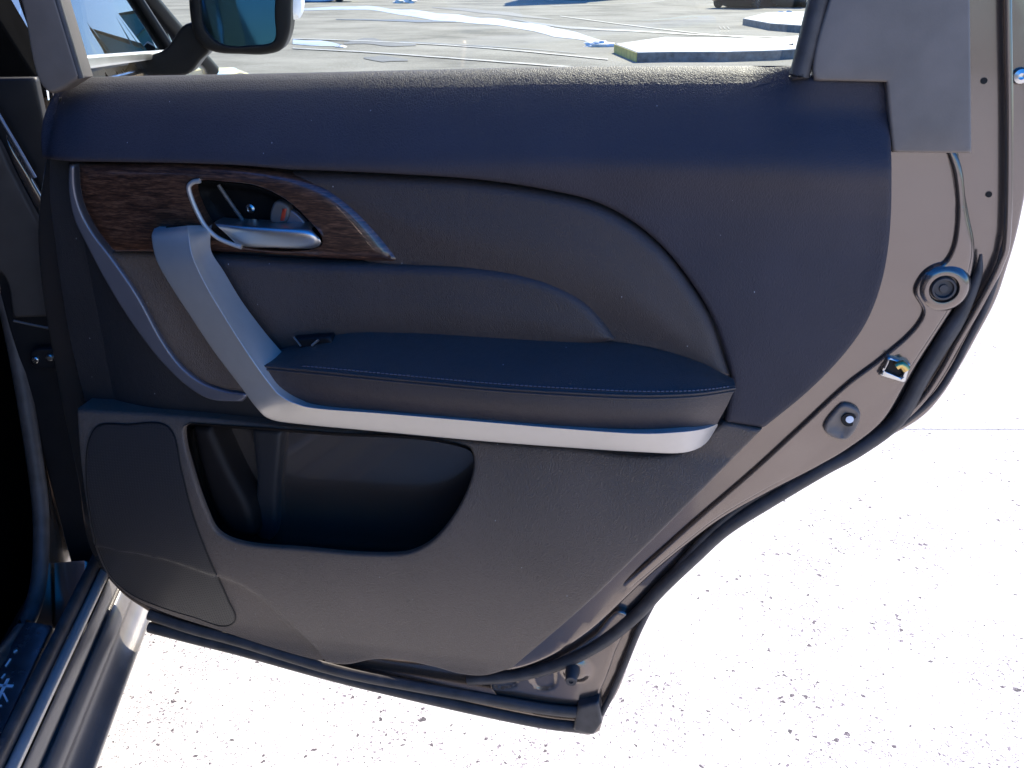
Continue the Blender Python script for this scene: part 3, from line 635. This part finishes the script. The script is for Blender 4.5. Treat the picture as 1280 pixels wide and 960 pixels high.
# pocket liner: lofted from the rim to the back
pr = spl(POC, True, 8); cx, cy = pr.mean(0)
def prow(n, sc, dx=0, dy=0): return np.array([door_p(cx + (x-cx)*sc + dx, cy + (y-cy)*sc + dy, n) for x, y in pr])
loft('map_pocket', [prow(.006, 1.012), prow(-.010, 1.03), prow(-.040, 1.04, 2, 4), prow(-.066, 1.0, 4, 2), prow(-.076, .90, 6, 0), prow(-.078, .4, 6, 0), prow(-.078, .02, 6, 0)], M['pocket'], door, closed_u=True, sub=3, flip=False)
pk = COL.objects['map_pocket']
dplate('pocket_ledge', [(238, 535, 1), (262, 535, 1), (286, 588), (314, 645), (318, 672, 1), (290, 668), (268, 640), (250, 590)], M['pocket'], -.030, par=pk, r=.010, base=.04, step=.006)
dplate('pocket_step', [(314, 537, 1), (352, 540, 1), (346, 610), (338, 676), (322, 672), (320, 600)], M['mid'], -.056, par=pk, r=.006, base=.025, step=.006)
# --- speaker grille
GR = [(112, 548), (122, 533), (160, 531), (205, 531), (215, 540), (226, 585), (240, 640), (262, 700), (284, 750), (293, 776), (285, 783), (240, 772), (196, 758), (165, 744), (140, 722), (124, 688), (113, 640), (108, 590)]
gp = dpoly_h(GR, .0015, low_h)
ring('grille_seam', np.array([(u_, -(.0008 + float(low_h(np.array([[u_, w_]]))[0])), w_) for u_, w_ in gp]), .0013, M['black'], door)
plate('speaker_grille', gp, M['grille'], door, d3, n0=.0015, r=.0015, base=.012, step=.006, h=low_h)

# ------------------------------------------------------------------ THE CAR the door hangs on
def lat3(lat): return lambda s, t, n: (lat + n, s, t)
def alo3(al): return lambda s, t, n: (s, al - n, t)
def lev3(z): return lambda s, t, n: (s, t, z + n)
def lplate(name, pts, mat, lat, par=None, **kw):
    hl = kw.pop('hole_px', None)
    if hl is not None: kw['hole'] = np.array([lat_st(x, y, lat) for x, y in spl(hl, True, 4)])
    return plate(name, np.array([lat_st(x, y, lat) for x, y in spl(pts, True, 5)]), mat, par or car, lat3(lat), **kw)
def lp(x, y, lat): s, t = lat_st(x, y, lat); return (lat, s, t)
# B-pillar: painted flank, weatherstrip, dark upper pillar
Wst = [(-12, 330), (0, 338), (14, 392), (26, 450), (38, 520), (48, 585), (54, 640), (54, 700), (48, 745), (34, 782), (10, 815), (-20, 840)]
lplate('pillar_flank', [(-14, 195, 1), (20, 190), (75, 235, 1), (150, 400), (160, 600), (150, 745), (120, 778), (90, 800, 1), (40, 786, 1), (52, 700), (52, 620), (46, 560), (34, 480), (14, 392), (-14, 330, 1)], M['paint'], -0.5100, r=.004, base=.004, step=.015)
lplate('pillar_upper', [(-60, -420, 1), (140, -420, 1), (150, 260, 1), (75, 236), (20, 190), (-60, 150, 1)], M['black'], -0.5150, r=.004, base=.004, step=.03)
tube('pillar_weatherstrip', [lp(x - 3, y, -0.5130) for x, y in Wst], .011, M['rubber'], car)
tube('weatherstrip_lip', [lp(x + 5, y, -0.5050) for x, y in Wst], .0028, M['paint'], car)
for dx in (6, 14, 24): tube('upper_seal', [lp(-6 + dx, -260, -0.5050), lp(4 + dx, 0, -0.5050), lp(18 + dx, 90, -0.5050), lp(30 + dx, 130, -0.5050)], .003, M['rubber'], car)
plate('hinge_gap_blocker', np.array([(-.503, .43), (-.432, .43), (-.415, .8), (-.418, 1.13), (-.52, 1.13)]), M['black'], car, alo3(1.205), r=.004, base=.012, step=.03)  # added plate that blocks sunlight coming through the hinge gap
AG = 1.188
def ap(x, y, al): s_, t_ = along_st(x, y, al); return (s_, al, t_)
def aplate0(name, pts, mat, al, par, **kw): return plate(name, np.array([along_st(x, y, al) for x, y in spl(pts, True, 5)]), mat, par or car, alo3(al), **kw)
tube('front_door_edge', [ap(-14, 120, AG), ap(0, 146, AG), ap(20, 180, AG), ap(44, 222, AG)], .0022, M['accent'], car)
aplate0('pillar_panel', [(-20, 150, 1), (0, 182), (14, 212), (40, 262), (58, 296, 1), (64, 396, 1), (16, 398, 1), (4, 345), (-20, 330, 1)], M['pillarshade'], AG, car, r=.004, base=.006, step=.012)  # pillar panel with its shade painted in as a darker tone
aplate0('pillar_panel', [(6, 170, 1), (38, 222, 1), (60, 270), (57, 284, 1), (36, 244), (14, 198)], M['paint'], AG - .003, car, r=.003, base=.005, step=.012)
tube('pillar_seam', [ap(17, 401, AG), ap(40, 406, AG), ap(70, 412, AG)], .0016, M['greyplastic'], car, smooth=1)
hb = aplate0('hinge_bracket', [(38, 440), (62, 436), (86, 442), (90, 460), (60, 462), (40, 458)], M['black'], AG, car, r=.003, base=.01, step=.006)
for x, y in ((45, 449), (63, 446), (75, 452)): lathe('bolt', [(.0048, -.003), (.0048, .004), (.0034, .005), (.001, .005)], M['steel'], hb, ap(x, y, AG), axis=(0, -1, 0), seg=6)
# black plate behind the weatherstrip, standing in for the cabin's shade
lplate('cabin_shade_plate', [(-500, -420, 1), (-40, -420, 1), (-10, 300), (40, 560), (50, 700), (40, 790, 1), (-500, 1400, 1)], M['interior'], -.60, r=.01, base=.05, step=.05)
# sill: one profile drawn along the car
def lat960(px, z, py=960): return level_st(px, py, z)[0]
A0, A1 = .30, 1.95
def sillpiece(name, prof, mat, a0=A0, a1=A1, k=26):
    P = cspl([(x, 0, z) for x, z in prof], k=3); rows = []
    for a in np.linspace(a0, a1, k): rows.append([(p[0], a, p[2]) for p in P])
    return loft(name, rows, mat, car, sharp=50)
sc_edge = level_st(0, 922, .475)[0]
sillpiece('sill_seal', [(sc_edge + .000, .470), (sc_edge + .004, .482), (sc_edge + .014, .478), (lat960(3, .462), .458)], M['rubber'])
sillpiece('sill_flange', [(lat960(4, .458), .450), (lat960(6, .462), .462), (lat960(20, .460), .460), (lat960(23, .455), .452)], M['silver'])
sillpiece('sill_gap', [(lat960(22, .452), .458), (lat960(25, .44), .440), (lat960(29, .438), .442)], M['black'])
cz = [(27, .440), (30, .440), (46, .420), (49, .408), (53, .407), (56, .410), (76, .392), (82, .376), (98, .362), (116, .352), (119, .345), (112, .330), (95, .325)]
sillpiece('sill_cladding', [(lat960(px_, max(z_, .345)), z_) for px_, z_ in cz], M['cladding'])
sp = plate('scuff_plate', np.array([level_st(x, y, .476) for x, y in [(32, 776), (66, 781), (0, 921), (-160, 1250), (-260, 1250)]]), M['scuff'], car, lev3(.476), r=.002, base=.006, step=.03)
def bar(name, a, b, w, z, mat, par):
    A = np.array(level_st(*a, z)); B = np.array(level_st(*b, z)); d = (B - A) / np.linalg.norm(B - A); q = np.array([-d[1], d[0]]) * w / 2
    V = [(*(A - q), z), (*(A + q), z), (*(B + q), z), (*(B - q), z)]; V += [(x, y, z2 - .0012) for x, y, z2 in V]
    return mesh_obj(name, V, [(3, 2, 1, 0), (4, 5, 6, 7), (0, 1, 5, 4), (1, 2, 6, 5), (2, 3, 7, 6), (3, 0, 4, 7)], mat, par, smooth=False)
# the last letter of the model name, an X, and worn marks beyond it
for a, b, w in (((-6, 856), (16, 857), .0034), ((-2, 872), (10, 848), .0034), ((4, 866), (9, 876), .002)): bar('letter_stroke', a, b, w, .4775, M['letter'], sp)
for a, b in (((2, 847), (6, 842)), ((7, 832), (13, 823)), ((17, 815), (21, 812)), ((0, 882), (2, 881))): bar('letter_stroke', a, b, .0018, .4775, M['letter'], sp)
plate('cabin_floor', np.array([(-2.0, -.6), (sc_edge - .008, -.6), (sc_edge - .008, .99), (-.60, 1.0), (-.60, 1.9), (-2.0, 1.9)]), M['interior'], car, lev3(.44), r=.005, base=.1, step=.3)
plate('sill_underside', np.array([(-1.8, -.6), (-.52, -.6), (-.52, 2.6), (-1.8, 2.6)]), M['black'], car, lev3(.36), r=.01, base=.06, step=.3)
# painted foot of the pillar, curving down to the sill
lplate('pillar_foot', [(116, 700, 1), (128, 700, 1), (165, 752), (186, 800, 1), (150, 800, 1), (118, 780, 1)], M['paint'], -.455, r=.012, base=.04, step=.010)
# front door, seen at a grazing angle through the rear window
LF = -.43
fz = lat_st(95, 84, LF)
fs0 = fz[0] - .03
door_f = plate('front_door', np.array([(1.315, .40), (1.305, .7), (1.32, 1.115), (fs0, 1.10), (fs0 + .55, 1.085), (fs0 + 1.00, 1.06), (fs0 + 1.10, .9), (fs0 + 1.12, .6), (fs0 + 1.08, .42)]), M['paint'], car, lat3(LF), r=.02, base=.10, step=.05, h=lambda V: .03 * np.sin(np.clip((V[:, 1] - .4) / .72, 0, 1) * math.pi))
ch0, ch1 = lat_st(92, 80, LF + .004), lat_st(217, 66, LF + .004)
plate('belt_moulding', np.array([(1.33, ch0[1] - .006), (ch1[0], ch1[1] - .006), (ch1[0], ch1[1] + .006), (1.33, ch0[1] + .012)]), M['chrome'], car, lat3(LF), n0=.012, r=.004, base=.02, step=.03)
TL = R(24)
plate('front_door_frame', np.array([(1.31, 1.10), (1.38, 1.10), (1.45, 1.62), (1.33, 1.62)]), M['interior'], car, lambda s, t, n: (LF - .004 - (t - 1.08) * math.sin(TL) + n * math.cos(TL), s, 1.08 + (t - 1.08) * math.cos(TL) + n * math.sin(TL)), r=.004, base=.06, step=.1)
def gl3(s, t, n): return (LF - .012 - (t - 1.08) * math.sin(TL) + n * math.cos(TL), s, 1.08 + (t - 1.08) * math.cos(TL) + n * math.sin(TL))
plate('front_glass', np.array([(1.36, 1.07), (fs0 + .86, 1.05), (fs0 + .50, 1.48), (1.42, 1.52)]), M['darkglass'], car, gl3, r=0, base=.004, step=.2)
tube('a_pillar', [gl3(fs0 + .98, 1.03, .004), gl3(fs0 + .78, 1.20, .004), gl3(fs0 + .52, 1.49, .004), gl3(fs0 + .0, 1.56, .004)], .020, M['black'], car)
tube('quarter_bar', [gl3(fs0 + .72, 1.06, .006), gl3(fs0 + .66, 1.30, .006)], .010, M['black'], car, smooth=1)
plate('roof_panel', np.array([(-1.7, -.5), (-.72, -.5), (-.70, fs0 + .3), (-1.7, fs0 + .3)]), M['paint'], car, lev3(1.68), r=.03, base=.06, step=.2)
plate('fender', np.array([(fs0 + 1.10, .45), (fs0 + 1.12, 1.02), (fs0 + 1.5, 1.00), (fs0 + 2.2, .90), (fs0 + 2.2, .55), (fs0 + 2.05, .55), (fs0 + 1.95, .72), (fs0 + 1.72, .80), (fs0 + 1.48, .72), (fs0 + 1.36, .5)]), M['paint'], car, lat3(LF), r=.02, base=.10, step=.06)
plate('hood', np.array([(-1.8, fs0 + 1.1), (-.47, fs0 + 1.1), (-.50, fs0 + 2.2), (-1.8, fs0 + 2.2)]), M['paint'], car, lev3(1.0), r=.04, base=.06, step=.15, h=lambda V: -.09 * ((V[:, 1] - fs0 - 1.1) / 1.1) ** 2)
# rear flank of the same car, behind the viewer's left shoulder: quarter panel, rear pillar, seat, rear wheel
plate('quarter_panel', np.array([(.20, .36), (.26, .62), (.10, .95), (.05, 1.12), (-1.9, 1.10), (-2.0, .6), (-1.9, .45), (-.95, .45), (-.92, .62), (-.75, .82), (-.5, .88), (-.25, .80), (-.08, .62), (-.04, .45)]), M['paint'], car, lat3(-.46), r=.03, base=.12, step=.08)
plate('rear_pillar', np.array([(.06, 1.11), (.22, 1.64), (-.10, 1.64), (-.28, 1.11)]), M['paint'], car, lambda s, t, n: (-.47 - (t - 1.1) * .35 + n, s, t), r=.02, base=.08, step=.08)
plate('tail_glass', np.array([(-.29, 1.11), (-.11, 1.62), (-1.2, 1.60), (-1.75, 1.11)]), M['black'], car, lambda s, t, n: (-.48 - (t - 1.1) * .35 + n, s, t), r=.004, base=.02, step=.1)
boxes('rear_seat', [(-1.2, .05, .66, 1.2, .62, .30)], M['interior'], car, .06)
boxes('seat_back', [(-1.2, -.32, 1.1, 1.2, .22, .8)], M['interior'], car, .08)
boxes('front_seat', [(-.98, 1.12, 1.0, .5, .22, .85)], M['interior'], car, .08)
boxes('far_side', [(-1.85, .3, .95, .06, 3.2, 1.3)], M['interior'], car, .02)
def wheel(parent, x, y, z, rad=.36, wid=.22, ax=(1, 0, 0), seg=24):
    t = lathe('wheel', [(rad*.6, -wid/2), (rad*.93, -wid/2), (rad, -wid*.35), (rad, wid*.35), (rad*.93, wid/2), (rad*.64, wid/2), (rad*.62, wid*.32), (rad*.1, wid*.30)], M['tyre'], parent, (x, y, z), ax, seg)
    V = []; F = []
    A = np.array(ax, float); a1 = np.cross(A, (0, 0, 1)); a2 = np.array((0, 0, 1.))
    for k in range(7):
        th = 2*math.pi*k/7
        for w_, dr in ((.14, .08), (.10, .60)):
            for sgn in (-1, 1):
                an = th + sgn * w_ * (.9 if dr < .3 else .8); V.append(np.array((x, y, z)) + A*wid*.42 + rad*dr*(math.cos(an)*a1 + math.sin(an)*a2) if dr > .3 else np.array((x, y, z)) + A*wid*.44 + rad*(dr*math.cos(th)*a1 + dr*math.sin(th)*a2 + sgn*.05*(-math.sin(th)*a1 + math.cos(th)*a2)))
        b = k*4; F.append((b, b+1, b+3, b+2))
    mesh_obj('rim', V, F, M['chrome'], t, smooth=False)
    return t
wheel(car, LF - .10, fs0 + 1.72, .37); wheel(car, LF - .12, -.5, .37)
# wing mirror on the front door
AM = along_st(300, 40, 1.0)[0] * 0 + 1.78
def aplate(name, pts, mat, al, par=None, **kw):
    hl = kw.pop('hole_px', None)
    if hl is not None: kw['hole'] = np.array([along_st(x, y, al) for x, y in spl(hl, True, 4)])
    return plate(name, np.array([along_st(x, y, al) for x, y in spl(pts, True, 5)]), mat, par or car, alo3(al), **kw)
HO = [(236, -30), (236, 14), (242, 44), (254, 60), (270, 66), (300, 68), (335, 68), (352, 62), (361, 44), (364, 10), (362, -40), (348, -72), (320, -84), (270, -78), (244, -60)]
IN = [(251, -30), (251, 10), (256, 36), (268, 50), (283, 57), (310, 57), (342, 51), (343, 20), (342, -30), (332, -56), (300, -66), (266, -58)]
hs = aplate('wing_mirror', HO, M['black'], AM, r=.010, base=.07, hole_px=IN, hr=.004, step=.012)
def mir3(s, t, n): return (s, AM + .016 - n - (t - 1.22) * -.05 + (s + .2) * .02, t)
plate('mirror_glass', np.array([along_st(300 + (x-300)*1.02, y, AM + .016) for x, y in spl(IN, True, 5)]), M['mirror'], hs, mir3, r=0, base=.006, step=.05)
cap = aplate('mirror_cap', [(252, -40), (256, 40), (300, 60), (345, 60), (360, 27), (371, 24), (370, -40), (352, -78), (300, -88)], M['white'], AM + .03, par=hs, r=.03, base=.05, step=.012)  # body colour in full sun, painted as plain white
aplate('mirror_foot', [(168, 74, 1), (205, 62), (232, 30), (250, 30), (262, 62), (250, 76), (236, 92), (188, 96), (170, 92)], M['black'], AM + .02, par=hs, r=.006, base=.05, step=.012)

# ------------------------------------------------------------------ THE CAR PARK seen through the window
def strip(name, pts, wpx, z, mat, kind='structure'):
    """a ribbon lying on the ground along picture points; half widths in picture rows"""
    L_ = spl(pts, False, 14); w = np.interp(np.linspace(0, 1, len(L_)), np.linspace(0, 1, len(wpx)), wpx)
    V = []; F = []
    for i, (x, y) in enumerate(L_):
        j = .25 * math.sin(i * 1.7) * w[i]
        V += [ground_p(x, y - w[i] + j, z), ground_p(x, y + w[i] + j * .4, z)]
    for i in range(len(L_) - 1): F.append((2*i+1, 2*i+3, 2*i+2, 2*i))
    o = mesh_obj(name, V, F, mat, smooth=False); o['kind'] = kind; return o
strip('wet_streak', [(366, 12), (400, 11), (460, 10), (500, 15), (560, 22), (640, 30), (720, 45), (752, 52)], [1.2, 2, 2.5, 5, 4, 4, 6, 2], -.022, M['wet'])
strip('wet_streak', [(366, 52), (400, 54), (428, 57)], [3, 3.5, 1], -.022, M['wet'])
strip('crack_line', [(420, 24), (470, 25), (520, 26), (570, 27)], [.3, .6, 1.6, .4], -.018, M['tar'])
strip('crack_line', [(640, 24), (700, 33), (740, 36), (800, 39), (870, 43), (990, 47)], [.4, 1.4, .9, .6, .4, .2], -.018, M['tar'])
strip('crack_line', [(690, 7), (740, 6), (800, 4), (830, 1)], [.4, .6, .3, .2], -.018, M['tar'])
strip('crack_line', [(500, 52), (580, 56), (660, 61), (720, 66)], [.4, .3, .3, .2], -.018, M['tar'])
strip('tar_stain', [(430, 54), (455, 51), (490, 55), (520, 56)], [1, 4, 3, 1], -.020, M['stain'])
strip('tar_stain', [(455, 72), (490, 74), (510, 75)], [1, 4, 1], -.0205, M['stain'])
strip('tar_stain', [(540, 9), (580, 12), (640, 18), (690, 24)], [.6, 2, 2, .6], -.020, M['stain'])
strip('parking_line', [(366, 48), (480, 52), (600, 59), (700, 68), (760, 74)], [.5, .5, .6, .6], -.016, M['lane'])
strip('parking_line', [(366, 60), (460, 65), (560, 72), (640, 78), (720, 84)], [.6, .7, .7, .8], -.016, M['lane'])
strip('parking_line', [(700, 20), (800, 33), (900, 44), (990, 50)], [.4, .4, .4, .4], -.016, M['lane'])
for k in range(3):
    strip('painted_chevron', [(899 + 5*k, 33), (902 + 5*k, 36.5), (900 + 5*k, 40)], [.8, .9, .8], -.014, M['stain'])
# kerb island with a yellow nose
def prism(pts, z0, z1): 
    n = len(pts); V = [(p[0], p[1], z0) for p in pts] + [(p[0], p[1], z1) for p in pts]
    return V, [tuple(range(n, 2*n))] + [(i, (i+1) % n, (i+1) % n + n, i+n) for i in range(n)]
def kerb(name, px, z1, label, yellow=False):
    G = [ground_p(x, y, -.03) for x, y in px]
    if sum((G[i-1].x*G[i].y - G[i].x*G[i-1].y) for i in range(len(G))) < 0: G.reverse(); 
    root = empty(name, (sum(g.x for g in G)/len(G), sum(g.y for g in G)/len(G), -.03), 0, label, 'kerb'); b = root.location
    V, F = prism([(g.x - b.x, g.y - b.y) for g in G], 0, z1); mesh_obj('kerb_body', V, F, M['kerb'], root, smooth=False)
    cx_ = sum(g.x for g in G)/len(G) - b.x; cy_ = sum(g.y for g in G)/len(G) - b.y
    V, F = prism([((g.x-b.x)*.99, (g.y-b.y)*.99) for g in G], z1, z1 + .012); mesh_obj('kerb_top', V, F, M['kerbsunlit'], root, smooth=False)
    return root, b
kr, kb = kerb('kerb_island', [(768, 66), (796, 78), (840, 77), (905, 77), (968, 75), (1040, 70), (1040, 50), (960, 58), (830, 56)], .14, 'low concrete kerb island with a yellow painted nose, just beyond the window ledge')
a, b = ground_p(768, 66, -.03) - kb, ground_p(796, 78, -.03) - kb; q = (b - a).normalized(); pq = Vector((q.y, -q.x, 0)) * .012
if (pq.y > 0): pq = -pq
V = [a + pq + Vector((0, 0, .002)), b + pq + Vector((0, 0, .002)), b + pq + Vector((0, 0, .145)), a + pq + Vector((0, 0, .145))]; V += [v - pq * .9 for v in V]
mesh_obj('painted_nose', V, [(0, 1, 2, 3), (7, 6, 5, 4), (0, 4, 5, 1), (1, 5, 6, 2), (2, 6, 7, 3), (3, 7, 4, 0)], M['yellow'], kr, smooth=False)
kerb('kerb_island', [(928, 31), (962, 38), (1060, 46), (1060, 20), (960, 22)], .16, 'far kerb edge of a planting island with its top painted as sunlit by the right window post')
def lump(name, x, y, sz, label, seedv):
    g = ground_p(x, y, -.03); r_ = np.random.default_rng(seedv); V = []; F = []; A, B = 12, 6
    for i in range(B + 1):
        for j in range(A):
            th = i / B * math.pi / 2; a = 2*math.pi*j/A; k = 1 + r_.uniform(-.3, .3)
            V.append((math.cos(a)*math.cos(th)*sz*k, math.sin(a)*math.cos(th)*sz*k*.8, math.sin(th)*sz*.38*k - .01))
    for i in range(B):
        for j in range(A): F.append((i*A+j, i*A+(j+1) % A, (i+1)*A+(j+1) % A, (i+1)*A+j))
    o = mesh_obj(name, V, F, M['snow'], smooth=True); o.location = g; tag(o, label, 'snow'); return o
lump('snow_heap', 748, 58, .30, 'small heap of dirty snow beside the yellow kerb nose', 1)
lump('snow_heap', 426, 59, .12, 'small lump of ice at the end of a wet patch near the mirror', 2)
lump('snow_heap', 506, 4, .6, 'far lump of snow at the top edge of the window view', 3)
lump('snow_heap', 990, 68, .4, 'snow lump against the right window post', 5)
lump('snow_heap', 985, 22, .5, 'melting snow on the far kerb island, right of the window', 6)
# parked vehicles, mostly above the picture's upper edge
def parked(name, x, y, yaw, paint, label, cat='car'):
    g = ground_p(x, y, -.03); root = empty(name, g, yaw, label, cat, 'vehicles parked across the lot')
    side = [(-2.25, .45), (-2.3, .75), (-2.2, 1.0), (-1.9, 1.12), (-1.55, 1.62), (-1.2, 1.72), (.2, 1.72), (.75, 1.15), (1.9, 1.02), (2.25, .85), (2.28, .5), (2.1, .32), (-2.05, .32)]
    P = spl(side, True, .12); rows = []
    for yy, sc_ in ((-.92, .93), (-.94, .98), (-.86, 1.0), (0, 1.0), (.86, 1.0), (.94, .98), (.92, .93)):
        rows.append([(px_ * sc_, yy * (1 - .16 * max(0, pz_ - 1.0)), .9 + (pz_ - .9) * sc_) for px_, pz_ in P])
    loft('body', rows, paint, root, closed_u=True, cap=True, flip=True)
    for sgn in (-1, 1):
        V = [(-1.55, sgn*.90, 1.14), (.62, sgn*.90, 1.14), (.16, sgn*.845, 1.60), (-1.3, sgn*.845, 1.60)]; V += [(vx, vy + sgn*.012, vz) for vx, vy, vz in V]
        mesh_obj('side_window', V, [(0, 1, 2, 3), (7, 6, 5, 4), (0, 4, 5, 1), (1, 5, 6, 2), (2, 6, 7, 3), (3, 7, 4, 0)], M['black'], root, smooth=False)
        for xx in (-1.42, 1.42): wheel(root, xx, sgn * .84, .36, .36, .24, (0, sgn, 0), 20)
        boxes('headlight', [(2.19, sgn*.62, .80, .12, .34, .14)], M['white'], root, .03); boxes('tail_light', [(-2.22, sgn*.70, .95, .10, .22, .22)], M['red'], root, .03)
    for sx_ in (2.26, -2.26): boxes('bumper', [(sx_, 0, .48, .12, 1.6, .22)], M['black'], root, .04)
    return root
parked('parked_car', 934, 9, R(58), M['carred'], 'dark maroon parked vehicle whose spoked wheels show at the top right of the window')
parked('parked_car', 990, 8, R(62), M['cargrey'], 'pale parked vehicle at the top, partly behind the right window post')
parked('parked_car', 392, 2, R(8), M['cargrey'], 'blue grey parked vehicle at the far top, just right of the wing mirror')

# house across the lot: it shows only as a reflection in the front door's glass
hx, hy = 5.4, 64.0
house = empty('house', (hx, hy, -.03), R(-6), 'tall teal gabled house reflected in the front door window', 'house')
V, F = prism([(-1.7, -4), (1.7, -4), (1.7, 4), (-1.7, 4)], 0, 7.1); mesh_obj('wall', V, F, M['siding'], house, smooth=False)
V = [(-2.1, -4.4, 7.0), (2.1, -4.4, 7.0), (2.1, 4.4, 7.0), (-2.1, 4.4, 7.0), (0, -4.4, 11.6), (0, 4.4, 11.6)]
mesh_obj('roof', V, [(0, 4, 5, 3), (1, 2, 5, 4), (0, 3, 2, 1)], M['roof'], house, smooth=False)
mesh_obj('gable', [(-1.7, -4.02, 7.0), (1.7, -4.02, 7.0), (0, -4.02, 11.3), (-1.7, -3.95, 7.0), (1.7, -3.95, 7.0), (0, -3.95, 11.3)], [(0, 1, 2), (5, 4, 3), (0, 3, 4, 1), (1, 4, 5, 2), (2, 5, 3, 0)], M['siding'], house, smooth=False)
for xx in (-.85, .85):
    wn = boxes('window', [(xx, -4.05, 5.2, 1.1, .12, 1.3)], M['white'], house); boxes('pane', [(xx, -4.09, 5.2, .9, .08, 1.1)], M['black'], wn)

# nothing deeper than car > rear_door > piece
def depth(o):
    k = 0
    while o.parent: o = o.parent; k += 1
    return k
for o in list(COL.objects):
    while depth(o) > 2: o.parent = o.parent.parent
